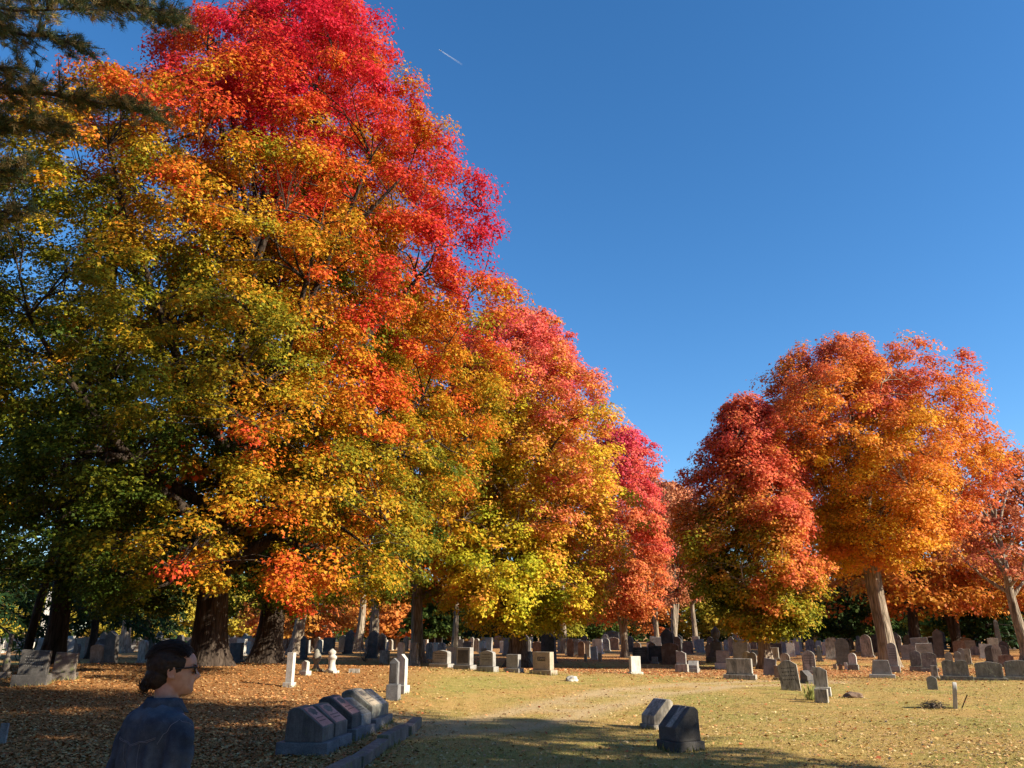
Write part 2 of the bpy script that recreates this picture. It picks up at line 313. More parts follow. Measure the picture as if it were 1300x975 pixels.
PAL = [(0.0, (0.05, 0.09, 0.012)), (0.2, (0.15, 0.17, 0.015)), (0.36, (0.33, 0.27, 0.018)), (0.48, (0.56, 0.31, 0.02)), (0.62, (0.64, 0.19, 0.022)), (0.76, (0.66, 0.085, 0.025)), (1.0, (0.6, 0.022, 0.045))]
def pal(s, P=PAL):
    s = np.clip(s, 0, 1); xs = [p[0] for p in P]; return np.stack([np.interp(s, xs, [p[1][i] for p in P]) for i in range(3)], 1)
def maple(label, cat, x, y, prof, n_cl, per, leaf, cr, colf, seed, r0=0.4, lean=(0, 0), mat=None, top=0.8, flare=0.7, group=None, T=T_KITE, gaps=-0.75,
          limbs=16, stems=None, palette=PAL, limb_z=None, sag=0.25, fill=0.6, twigs=True, flat=0.6, name='maple_tree', irreg=0.16, limb_r=0.42, cvar=0.05, aspect=1.0, cull=None):
    """prof: [(z, radius)] above the tree's base; colf(p (n,3) local, f outwardness) -> colour score"""
    rg = np.random.default_rng(seed); mat = mat or M_BARK
    root = empty(name, (x, y, float(HT(x, y))), 0, label, cat, group)
    zs = np.array([p[0] for p in prof]); rs = np.array([p[1] for p in prof]); H = zs[-1]
    zt = rg.uniform(zs[0], zs[-1], n_cl*8); wgt = np.interp(zt, zs, rs)+0.15*rs.max(); zt = zt[rg.random(len(zt)) < (wgt/wgt.max())**1.3][:n_cl]
    n1 = len(zt); th = rg.random(n1)*2*np.pi; f = 1-fill*rg.random(n1)**1.7
    lob = 1+irreg*np.sin(3*th+zt*0.35+seed)+irreg*0.6*np.sin(5*th-zt*0.6+2*seed)+1.1*irreg*snoise(np.stack([np.cos(th)*rs.max(), np.sin(th)*rs.max(), zt], 1), 2.3/rs.max()**0.5*0.6, seed+3)
    rr = np.maximum(np.interp(zt, zs, rs)*lob-cr*0.35, 0.1)*f
    C = np.stack([lean[0]*zt+rr*np.cos(th), lean[1]*zt+rr*np.sin(th)*aspect, zt], 1)
    C += rg.normal(size=C.shape)*cr*0.25
    g = snoise(C, 1.15/cr/1.6, seed+11); keep = g > gaps
    if cull is not None: keep &= ~cull(C)
    bare = C[~keep & (g > gaps-0.35)]; bare = bare[:: 3] if len(bare) else C[:0]; C, f = C[keep], f[keep]; n1 = len(C)
    # --- wood: stems, limbs, secondary limbs, twigs
    stems = stems or [(lean, r0, H)]
    tl = []
    for (ln, rr0, hh) in stems: tl.append(trunk_lines(hh, rr0, ln, rg, top, flare=flare))
    trunk_mesh('trunk', tl, mat, root, seed=seed)
    lz = limb_z or (zs[0]*0.9+0.3, H*0.72); L = []; nodes = []; nrad = []
    for i in range(limbs):
        tp, tr = tl[i % len(tl)]; z0 = lz[0]+(lz[1]-lz[0])*((i+rg.random()*0.7)/limbs)**1.15; j = np.interp(z0, tp[:, 2], np.arange(len(tp)))
        p0 = np.array([np.interp(z0, tp[:, 2], tp[:, a]) for a in range(3)]); r_0 = np.interp(z0, tp[:, 2], tr)*limb_r+0.03
        thb = i*2.399+rg.normal()*0.3; up = 0.35+0.9*(z0/H)**1.0+rg.random()*0.35
        z1 = min(z0+np.interp(z0, zs, rs)*up*0.9+1.0, H*0.96); R1 = np.interp(z1, zs, rs)*0.78
        p1 = np.array([lean[0]*z1+R1*np.cos(thb), lean[1]*z1+R1*np.sin(thb)*aspect, z1]); s = np.linspace(0, 1, 9)[:, None]
        bow = np.array([0, 0, 1.0])*(-0.35 if z0 < H*0.35 else 0.3)*rg.uniform(0.5, 1.5)
        pts = p0+(p1-p0)*s+np.sin(s*np.pi)*bow*(np.linalg.norm(p1-p0)*0.22)+np.cumsum(rg.normal(size=(9, 3))*0.09*cr, axis=0)*s
        rad = r_0*(1-0.85*s[:, 0])+0.012; L.append((pts, rad)); nodes += list(pts[1:]); nrad += list(rad[1:])
    for tp, tr in tl:
        q = tp[:, 2] > lz[0]; nodes += list(tp[q]); nrad += list(tr[q]*0.6)
    def connect(T_, rmul, rmin, k, droop):
        Nn = np.array(nodes); Nr = np.array(nrad); out = []
        for c in T_:
            d = c-Nn; dist = np.linalg.norm(d, axis=1); cost = dist+np.clip(-d[:, 2], 0, 99)*1.2-0.25*np.hypot(Nn[:, 0]-lean[0]*Nn[:, 2], Nn[:, 1]-lean[1]*Nn[:, 2])
            b_ = int(np.argmin(cost)); s = np.linspace(0, 1, k)[:, None]; p = Nn[b_]+(c-Nn[b_])*s+np.array([0, 0, 1])*np.sin(s*np.pi)*dist[b_]*droop+rg.normal(size=(k, 3))*0.04*dist[b_]*np.sin(s*np.pi)
            r_ = max(min(Nr[b_]*rmul, 0.09), rmin); rad = r_*(1-0.75*s[:, 0])+0.004; out.append((p, rad))
        return out
    sec = C[rg.permutation(n1)[:max(n1//9, 6)]]; S = connect(sec, 0.55, 0.02, 6, 0.12); L += S
    for p, r_ in S: nodes += list(p[2:]); nrad += list(r_[2:])
    if twigs: L += connect(C, 0.4, 0.009, 4, 0.1)+(connect(bare, 0.4, 0.01, 4, 0.1) if len(bare) and cull is None else [])
    tubes('branches', L, mat, root, 5)
    # --- leaves: each clump a drooping pad of leaves
    N1 = rg.poisson(per, n1); idx = np.repeat(np.arange(n1), N1); tot = len(idx)
    d = rand_unit(tot, rg); d[:, 2] = np.abs(d[:, 2])*rg.choice([1, 1, 1, -0.5], tot); rad = rg.random(tot)**0.45*np.where(rg.random(tot) < 0.1, 1.35, 1.0); crs = (cr*rg.uniform(0.6, 1.3, n1))[idx]
    ax = C.copy(); ax[:, 0] -= lean[0]*ax[:, 2]; ax[:, 1] -= lean[1]*ax[:, 2]; ax[:, 2] = 0; ax /= (np.linalg.norm(ax, axis=1, keepdims=True)+1e-6); ax = ax[idx]
    off = d*rad[:, None]*crs[:, None]; outw = (off*ax).sum(1); off[:, 2] *= flat; off[:, 2] -= sag*(rad**2)*crs*1.0+0.25*outw
    off += rg.normal(size=off.shape)*0.05*cr
    P = C[idx]+off; Nn = d*0.8+ax*0.35+np.array([0, 0, 0.75])+rg.normal(size=(tot, 3))*0.5
    sc = colf(C, f)+rg.normal(size=n1)*cvar; sl_ = sc[idx]+rg.normal(size=tot)*0.075+0.07*(rad-0.6); cols = pal(sl_, palette)*rg.uniform(0.8, 1.18, (tot, 1))
    k = P[:, 2] > 1.2; al = ax*0.7+rg.normal(size=(tot, 3))*0.6-np.array([0, 0, 0.5])
    me = leaf_mesh('crown', P[k], Nn[k], (leaf*rg.uniform(0.5, 1.3, tot))[k], cols[k], T, along=al[k], rg=rg)
    link('crown', me, M_LEAF, root)
    return root
def prof_from(D, px0, pts, base=None, shrink=0.95):
    x0 = onplane(px0, 800, D).x; zb = float(HT(x0, D)); out = []
    for (py, px) in pts:
        p = onplane(px, py, D); out.append((max(p.z-zb, 0.5), abs(p.x-x0)*shrink))
    return x0, sorted(out)
def conifer(label, x, y, H, R0, zb, seed, r0=0.3, lean=(0, 0), nb=70, per=130, col=(0.022, 0.05, 0.016), nl=0.34, nw=0.2, group=None, droop=0.5, cat='evergreen', mat=None, name='conifer_tree', power=0.9):
    rg = np.random.default_rng(seed); root = empty(name, (x, y, float(HT(x, y))), 0, label, cat, group); mat = mat or M_BARK_DARK
    tl = [trunk_lines(H, r0, lean, rg, 0.98, flare=0.4)]; trunk_mesh('trunk', tl, mat, root, 14, seed)
    L = []; P = []; A = []
    for i in range(nb):
        z0 = zb+(H-zb)*(i+rg.random())/nb; f = (H-z0)/(H-zb); ln = R0*(f**power)*rg.uniform(0.7, 1.15)+0.2; th = i*2.4+rg.normal()*0.3
        s = np.linspace(0, 1, 7); dx = np.cos(th)*ln*s; dy = np.sin(th)*ln*s; dz = ln*(0.15*s-droop*s**2*0.9+0.12*s**4)
        pts = np.stack([lean[0]*z0+dx, lean[1]*z0+dy, z0+dz], 1); L.append((pts, 0.045*(1-0.85*s)*max(ln/3, 0.4)+0.006))
        m_ = int(per*max(ln/R0, 0.15)); u = rg.random(m_)**0.7; sp = np.stack([np.interp(u, s, pts[:, a]) for a in range(3)], 1)
        side = np.array([-np.sin(th), np.cos(th), 0])*rg.choice([-1, 1], m_)[:, None]; w = rg.random(m_)*(0.12+0.3*ln*(1-0.6*u))
        sp = sp+side*w[:, None]; sp[:, 2] -= w*0.35+rg.random(m_)*0.25*R0*0.15
        P.append(sp); A.append(side*0.7+np.array([np.cos(th), np.sin(th), 0])*0.6+np.array([0, 0, -0.55])+rg.normal(size=(m_, 3))*0.35)
    tubes('branches', L, mat, root, 5); P = np.concatenate(P); A = np.concatenate(A); m_ = len(P)
    T = np.array([(-nw*.5, 0, 0), (nw*.5, 0, 0), (nw*.3, .8, -.05), (0, 1, -.1), (-nw*.3, .8, -.05)])
    cols = np.array(col)*rg.uniform(0.6, 1.5, (m_, 1))*np.where(rg.random((m_, 1)) < 0.12, [[1.6, 1.2, 0.9]], [[1, 1, 1]])
    link('crown', leaf_mesh('crown', P, rand_unit(m_, rg)+np.array([0, 0, 0.8]), nl*rg.uniform(0.6, 1.3, m_), cols, T, along=A, rg=rg), M_NEEDLE, root)
    return root

# the great maple on the left
D1 = 27.0
X1 = onplane(265, 820, D1).x
def col_main(C, f):
    h = C[:, 2]/28.0; outR = (C[:, 0]*0.82-C[:, 1]*0.57)/9.0
    s = 0.07+0.07*np.clip((C[:, 2]-12)/8, 0, 1)-0.12*np.clip(-C[:, 0]/8, 0, 1)*np.clip((20-C[:, 2])/8, 0, 1)+0.64*np.clip((h-0.12)/0.7, 0, 1)**0.95+0.16*outR+0.22*(f-0.6)+0.33*snoise(C, 0.36, 5)+0.15*snoise(C, 1.1, 6)  # lower left scored greener, its colour also darkened to deepen the shaded side
    for (cx, cy, cz, r, v) in PATCH:
        w = np.exp(-(((C[:, 0]-cx)**2+((C[:, 1]-cy)*0.6)**2+(C[:, 2]-cz)**2)/(r*r))); s = s*(1-w)+v*w
    return s
def loc1(px, py, D, v, r):
    p = onplane(px, py, D); return (p.x-X1, p.y-D1, p.z-0.65, r, v)
PATCH = [loc1(450, 410, 21, 0.84, 2.8), loc1(340, 715, 21, 0.66, 2.8), loc1(470, 695, 21, 0.52, 2.4), loc1(420, 745, 20.5, 0.74, 1.8), loc1(210, 720, 22, 0.58, 1.8), loc1(500, 600, 21, 0.36, 2.2),
         loc1(330, 300, 20, 0.5, 2.2), loc1(60, 620, 22, 0.06, 3.2), loc1(110, 330, 22, 0.22, 3.5), loc1(330, 560, 20, 0.62, 1.0), loc1(360, 430, 20, 0.22, 1.7), loc1(600, 260, 25, 0.98, 3), loc1(570, 700, 23, 0.3, 2.4)]
maple('huge maple with crimson top and green lower branches beside the person', 'tree', X1, D1,
      [(1.9, 5.0), (3.0, 7.6), (6, 8.8), (9, 9.1), (12, 9.3), (15, 8.7), (18, 7.5), (21, 5.9), (24, 4.2), (26.5, 2.5), (28.0, 0.9)],
      3000, 270, 0.108, 0.7, col_main, 41, mat=M_BARK_DARK, flat=.8, sag=.12, r0=0.5, flare=0.45, lean=(0.012, 0), T=T_MAPLE, cull=lambda C: (C[:, 2] > 15.5) & (C[:, 0] < -(2.2+(24.8-C[:, 2])*.72)), limbs=30, gaps=-0.38, cvar=0.075, fill=0.75, limb_z=(3.0, 21), irreg=0.1, limb_r=0.5)
# maple behind it
x0 = onplane(338, 820, 33).x
maple('second maple with dark trunk and orange leaves just behind the huge maple', 'tree', x0, 33, [(3, 4), (5, 6.5), (9, 7), (14, 6.5), (19, 4), (23, 1.5)],
      420, 110, 0.22, 1.05, lambda C, f: 0.42+0.25*(C[:, 2]/23)+0.25*snoise(C, 0.35, 9)-0.1, 42, r0=0.5, lean=(0.03, 0), mat=M_BARK_DARK, limbs=14)
# green maple at the left edge, its trunk outside the picture
maple('green leaved maple whose crown fills the left edge of the photo', 'tree', -22.5, 24.5, [(3, 4), (5, 6.0), (9, 6.5), (12, 5.2), (14.5, 3.5), (16.5, 1.2)],
      520, 130, 0.15, 0.9, lambda C, f: 0.16+0.2*(C[:, 2]/19)+0.28*snoise(C, 0.4, 19), 43, r0=0.4, limbs=16, gaps=-0.4, T=T_KITE)
# yellow and pink maple in the middle
D2 = 42.0
x2, p2 = prof_from(D2, 657, [(800, 700), (770, 765), (740, 775), (690, 785), (640, 785), (580, 778), (530, 772), (480, 757), (440, 735), (415, 715), (398, 690)])
p2 = [(z, r*(1.0 if z > 3 else 1)) for z, r in p2]
def col2(C, f):
    H = p2[-1][0]; h = C[:, 2]/H
    return 0.24+0.55*np.clip((h-0.25)/0.6, 0, 1)+0.14*(f-0.6)+0.2*snoise(C, 0.45, 25)+0.1*snoise(C, 1.3, 26)
maple('yellow green maple turning pink at its top, middle of the row', 'tree', x2, D2, p2, 1900, 130, 0.15, 0.72, col2, 44, flat=.85, sag=.12, r0=0.42, limbs=20, gaps=-0.45, T=T_MAPLE, irreg=0.2, cvar=0.09,
      palette=[(0.0, (0.16, 0.2, 0.015)), (0.2, (0.42, 0.43, 0.025)), (0.4, (0.68, 0.5, 0.035)), (0.58, (0.7, 0.3, 0.05)), (0.75, (0.74, 0.2, 0.1)), (1.0, (0.72, 0.11, 0.11))])
# another maple fills in between the first two
x0 = onplane(530, 815, 47).x
maple('orange and olive maple between the huge maple and the yellow maple', 'tree', x0, 47, [(3.5, 3), (6, 6.5), (10, 7), (15, 6), (19, 4), (22, 1.3)],
      420, 100, 0.26, 1.05, lambda C, f: 0.3+0.35*(C[:, 2]/22)+0.2*snoise(C, 0.35, 29), 45, r0=0.35, limbs=12, mat=M_BARK_PALE)
# crimson maple on slim stems
x3, p3 = prof_from(58, 792, [(785, 833), (765, 850), (730, 852), (680, 850), (620, 842), (585, 835), (560, 828), (545, 808)])
maple('crimson pink maple on slim pale stems, right of the yellow maple', 'tree', x3, 58, p3, 800, 110, 0.17, 0.75, lambda C, f: 0.45+0.5*(C[:, 2]/16)+0.16*snoise(C, 0.5, 31), 46, r0=0.2,
      stems=[((0.02, 0), 0.2, 15), ((-0.12, 0.02), 0.16, 12)], mat=M_BARK_PALE, limbs=12, gaps=-0.7,
      palette=[(0.0, (0.55, 0.3, 0.05)), (0.5, (0.7, 0.26, 0.07)), (0.75, (0.72, 0.15, 0.09)), (1.0, (0.66, 0.07, 0.12))])
# thin coral trees behind the gap
for k_, (px, D, top_, sd) in enumerate([(856, 84, 612, 51), (882, 90, 632, 52), (834, 94, 600, 53)]):
    xx, pp = prof_from(D, px, [(765, px+18), (720, px+36), (680, px+42), (650, px+30), (625, px+18), (top_, px+5)])
    maple(['coral leaved tree with three thin pale trunks, in the gap of the row', 'fading coral tree with bare twig tips behind the red and green maple', 'coral tree directly behind the crimson pink maple'][k_], 'tree', xx, D, pp, 330, 90, 0.24, 0.9,
          lambda C, f: 0.7+0.2*snoise(C, 0.5, 33), sd, r0=0.28, mat=M_BARK_PALE, stems=[((0.0, 0), 0.3, 16), ((0.06, 0), 0.15, 15), ((0.1, 0), 0.15, 16)] if k_ == 0 else None, limbs=12, gaps=-0.65,
          palette=[(0.0, (0.5, 0.3, 0.12)), (0.7, (0.62, 0.26, 0.12)), (1.0, (0.6, 0.18, 0.1))])
# red and green maple
x6, p6 = prof_from(39.5, 969, [(818, 985), (800, 1015), (780, 1030), (750, 1045), (710, 1056), (670, 1048), (620, 1030), (580, 1010), (550, 992), (530, 980), (512, 972)], shrink=.9)
def col6(C, f):
    H = p6[-1][0]; h = C[:, 2]/H; outR = (C[:, 0]*0.9-C[:, 1]*0.4)/4
    return 0.12+0.66*np.clip((h-0.12)/0.6, 0, 1)+0.16*outR+0.2*(f-0.7)+0.2*snoise(C, 0.7, 35)
maple('cone shaped maple red above and green below, left of the orange maple', 'tree', x6, 39.5, p6, 1250, 110, 0.145, 0.6, col6, 47, flat=.9, sag=.1, cvar=.08, r0=0.27, limbs=16, mat=M_BARK_PALE, gaps=-0.5, fill=0.5, irreg=0.2, T=T_MAPLE,
      palette=[(0.0, (0.1, 0.13, 0.015)), (0.25, (0.3, 0.3, 0.02)), (0.42, (0.55, 0.33, 0.03)), (0.58, (0.66, 0.24, 0.05)), (0.8, (0.7, 0.17, 0.075)), (1.0, (0.64, 0.1, 0.065))])
# big orange maple
D7 = 43.0
x7 = onplane(1125, 815, D7).x
_, p7 = prof_from(D7, 1112, [(722, 1165), (700, 1205), (650, 1238), (600, 1240), (560, 1228), (530, 1212), (505, 1200), (480, 1185), (460, 1160), (448, 1125)], shrink=0.9)
def col7(C, f):
    h = C[:, 2]/p7[-1][0]
    return 0.27+0.32*np.clip((h-0.2)/0.75, 0, 1)+0.22*(f-0.6)+0.2*snoise(C, 0.5, 37)+0.12*snoise(C, 1.2, 38)
maple('big orange and gold maple with thick grey trunk among the right hand graves', 'tree', x7, D7, p7, 1900, 125, 0.145, 0.75, col7, 48, flat=.85, sag=.12, flare=0.3, r0=0.5, lean=(-0.02, 0), limbs=22, mat=M_BARK_PALE,
      stems=[((-0.02, 0), 0.42, 17), ((-0.07, 0.03), 0.33, 15)], gaps=-0.36, fill=0.6, irreg=0.24, cvar=0.07, limb_z=(5.0, 13), T=T_MAPLE,
      palette=[(0.0, (0.5, 0.4, 0.03)), (0.25, (0.76, 0.46, 0.03)), (0.45, (0.76, 0.31, 0.04)), (0.65, (0.7, 0.2, 0.05)), (0.85, (0.64, 0.14, 0.065)), (1.0, (0.56, 0.09, 0.08))])
# darker orange trees behind on the right
PAL_O = [(0.0, (0.28, 0.2, 0.02)), (0.3, (0.5, 0.26, 0.03)), (0.6, (0.55, 0.15, 0.03)), (1.0, (0.45, 0.07, 0.03))]
for (px, D, H, Rr, sd, lb, sc_) in [(1163, 62, 15.5, 6.5, 61, 'rust orange maple with straight dark trunk, behind the big orange maple', 0.5), (1214, 72, 14, 7, 62, 'orange maple with low forked trunk, second behind the big orange maple', 0.45)]:
    xx = onplane(px, 815, D).x
    maple(lb, 'tree', xx, D, [(3.2, Rr*0.6), (4.6, Rr), (8, Rr*0.95), (H*0.8, Rr*0.6), (H, 1)], 330, 85, 0.27, 1.1, lambda C, f: sc_+0.25*snoise(C, 0.4, sd), sd, r0=0.42, mat=M_BARK_DARK, limbs=12, palette=PAL_O,
          stems=None if sd == 61 else [((0.05, 0), 0.4, 12), ((-0.12, 0), 0.33, 11)])
# sparse leaning tree at the right edge
xx = onplane(1303, 815, 50).x
maple('half bare coral tree with leaning grey trunk at the right edge', 'tree', xx, 50, [(5, 2), (7, 3.4), (9, 3.6), (11.5, 3.0), (13.8, 0.8)], 150, 65, 0.19, 0.8, lambda C, f: 0.75+0.2*snoise(C, 0.5, 63), 63, r0=0.33, lean=(-0.09, 0), mat=M_BARK_PALE,
      limbs=16, gaps=-0.35, irreg=0.25, palette=[(0.0, (0.5, 0.26, 0.1)), (0.7, (0.58, 0.2, 0.09)), (1.0, (0.5, 0.1, 0.08))], limb_z=(3.5, 11.5))
xx = onplane(1345, 815, 60).x
maple('coral orange tree cut off by the right edge of the photo', 'tree', xx, 60, [(3, 3), (5, 5), (9, 5), (13, 3), (15.5, 1)], 280, 70, 0.24, 1.0, lambda C, f: 0.6+0.2*snoise(C, 0.5, 64), 64, r0=0.35, limbs=12, palette=PAL_O)
# trees of the far wood behind the graves
FAR_C = {'green': [(0.0, (0.03, 0.06, 0.012)), (1.0, (0.1, 0.14, 0.02))], 'orange': [(0.0, (0.5, 0.26, 0.04)), (1.0, (0.62, 0.18, 0.05))], 'gold': [(0.0, (0.28, 0.28, 0.03)), (1.0, (0.5, 0.35, 0.04))]}
LAND = [(45, 'the white obelisk'), (158, 'the sunlit white trunk'), (262, 'the huge maple trunk'), (335, 'the second dark maple trunk'), (435, 'the urn monument'), (509, 'the tall dark stone'), (577, 'the slim white trunk'), (656, 'the yellow maple trunk'), (728, 'the brown arched pair'),
        (806, 'the crimson maple'), (860, 'the three thin pale trunks'), (911, 'the dark stepped pedestal'), (964, 'the red and green maple'), (1028, 'the curved pointed stone'), (1084, 'the small white stone'), (1130, 'the thick orange maple trunk'), (1163, 'the straight dark trunk'), (1214, 'the forked trunk'), (1268, 'the dark obelisk'), (1300, 'the leaning grey trunk')]
def whereabouts(px):
    d, nm = min((abs(px-a), b_) for a, b_ in LAND); k_ = [a for a, b_ in LAND if b_ == nm][0]
    return ('right behind ' if d < 6 else 'just left of ' if px < k_ else 'just right of ') + nm
FAR_L = {'green': 'dark green leafy tree of the far wood, ', 'orange': 'bright orange tree of the far wood, ', 'gold': 'yellow green tree of the far wood, '}
far = [(215, 100, 'gold', 9), (255, 120, 'green', 12), (150, 110, 'gold', 8), (-20, 105, 'gold', 9), (60, 125, 'gold', 8), (395, 78, 'orange', 9), (470, 96, 'orange', 10), (505, 84, 'orange', 8), (548, 74, 'green', 6), (300, 118, 'gold', 9), (345, 100, 'orange', 8),
       (600, 110, 'green', 10), (650, 120, 'orange', 9), (700, 105, 'gold', 11), (760, 115, 'green', 11), (830, 118, 'orange', 12), (900, 96, 'gold', 8), (935, 115, 'green', 12), (985, 100, 'gold', 8), (1035, 92, 'green', 10),
       (1070, 74, 'green', 10), (1098, 84, 'green', 9), (1150, 100, 'green', 10), (1195, 92, 'gold', 8), (1235, 86, 'green', 8), (1262, 98, 'orange', 9), (1290, 88, 'gold', 7), (1330, 100, 'green', 11), (1010, 125, 'green', 13), (440, 125, 'green', 12)]
for i, (px, D, kd, H) in enumerate(far):
    xx = onplane(px, 815, D).x; Rr = H*0.42; rs_ = random.Random(i)
    maple(FAR_L[kd]+whereabouts(px), 'tree', xx, D, [(0.9, Rr*0.5), (H*0.25, Rr*0.95), (H*0.5, Rr), (H*0.8, Rr*0.6), (H, 0.5)], 120, 55, 0.36, H*0.12, lambda C, f: 0.5+0.6*snoise(C, 0.5, i), 100+i, r0=0.22, mat=[M_BARK_DARK, M_BARK_PALE][i % 2],
          limbs=8, gaps=-0.9, palette=FAR_C[kd], group='trees of the far wood', twigs=False)
# the dense mass of wood beyond them
n_ = 120000; rg = np.random.default_rng(5); xs = rg.uniform(-190, 210, n_); top_ = 12.5+2.4*np.clip(-xs/60, 0, 1)+2.5*np.sin(xs*0.07)+2.0*np.sin(xs*0.19+1)+1.2*np.sin(xs*0.5)
zz = top_*rg.random(n_)**0.8; ys = 150+14*rg.random(n_)+4*np.sin(xs*0.23+zz*0.3)
sc_ = snoise(np.stack([xs, ys, zz*2], 1), 0.07, 77); cols = np.where(sc_[:, None] > 0.45, [[0.3, 0.15, 0.03]], [[0.045, 0.065, 0.018]])*rg.uniform(0.6, 1.4, (n_, 1))
setp(link('far_wood', leaf_mesh('far_wood', np.stack([xs, ys, zz], 1), rand_unit(n_), 1.0, cols, T_KITE), M_LEAF), 'dense dark wood closing the view behind the cemetery', 'woodland', kind='stuff')

# bare pale trunks between the graves (their crowns are lost among the others)
PT = 'pale trunks standing among the graves'
for i, (px, D, r_, ln, lb) in enumerate([(376, 62, 0.45, 0.05, 'tall tree with thick pale trunk left of the urn monument'), (411, 85, 0.3, 0, 'pale trunked tree directly left of the urn monument'), (455, 74, 0.38, 0.04, 'tall white trunked tree right of the urn monument'), (474, 62, 0.38, 0, 'grey trunked tree two steps right of the urn monument'),
                                         (577, 58, 0.22, 0, 'slim white trunked tree behind the row of five headstones'), (158, 70, 0.4, 0.03, 'sunlit white trunked tree above the far stone wall'), (716, 70, 0.28, 0, 'grey trunked tree behind the pair of arched stones')]):
    xx = onplane(px, 815, D).x
    maple(lb, 'tree', xx, D, [(6.5, 2.5), (8, 4), (11, 4), (14, 2.5), (16, 1)], 90, 60, 0.3, 1.1, lambda C, f: 0.35+0.35*snoise(C, 0.4, i), 200+i, r0=r_, lean=(ln, 0), mat=M_BARK_PALE, limbs=8, limb_z=(6, 13), twigs=False)

# evergreens on the left
xx = onplane(70, 815, 30).x
conifer('dark pine with thick trunk behind the two left headstones', xx, 30, 22, 5.0, 4.6, 71, r0=0.36, nb=60, per=170, col=(0.02, 0.04, 0.015), nl=0.3)
xx = onplane(36, 815, 33).x
conifer('slim reddish leaning pine left of the thick dark pine', xx, 33, 18, 3.0, 5.5, 72, r0=0.17, lean=(0.05, 0), nb=40, per=120, nl=0.3, mat=M_BARK_DARK)
for i, (px, D, H, Rr, zb, lb) in enumerate([(-28, 52, 16, 4.2, 2.2, 'dark hanging hemlock at the left edge, branches near the ground'), (118, 55, 17, 4.2, 2.6, 'dark hemlock left of the sunlit white trunk'), (185, 74, 17, 3.6, 2.2, 'dark hemlock right of the sunlit white trunk')]):
    xx = onplane(px, 815, D).x
    conifer(lb, xx, D, H, Rr, zb, 80+i, r0=0.25, nb=60, per=170, nl=0.5, nw=0.25, droop=0.75, power=0.6)
for i, (px, D, H, Rr) in enumerate([(1065, 108, 13, 4), (1110, 98, 12, 4), (1180, 112, 13, 4), (1255, 74, 11.5, 3.2), (1300, 80, 12.5, 3.5), (935, 125, 14, 4), (630, 100, 11, 4), (525, 105, 12, 4)]):
    xx = onplane(px, 815, D).x
    conifer('dark evergreen of the far wood, '+whereabouts(px), xx, D, H, Rr, 1.0, 90+i, r0=0.22, nb=40, per=90, nl=0.7, nw=0.35, droop=0.4, group='evergreens of the far wood', power=0.7)

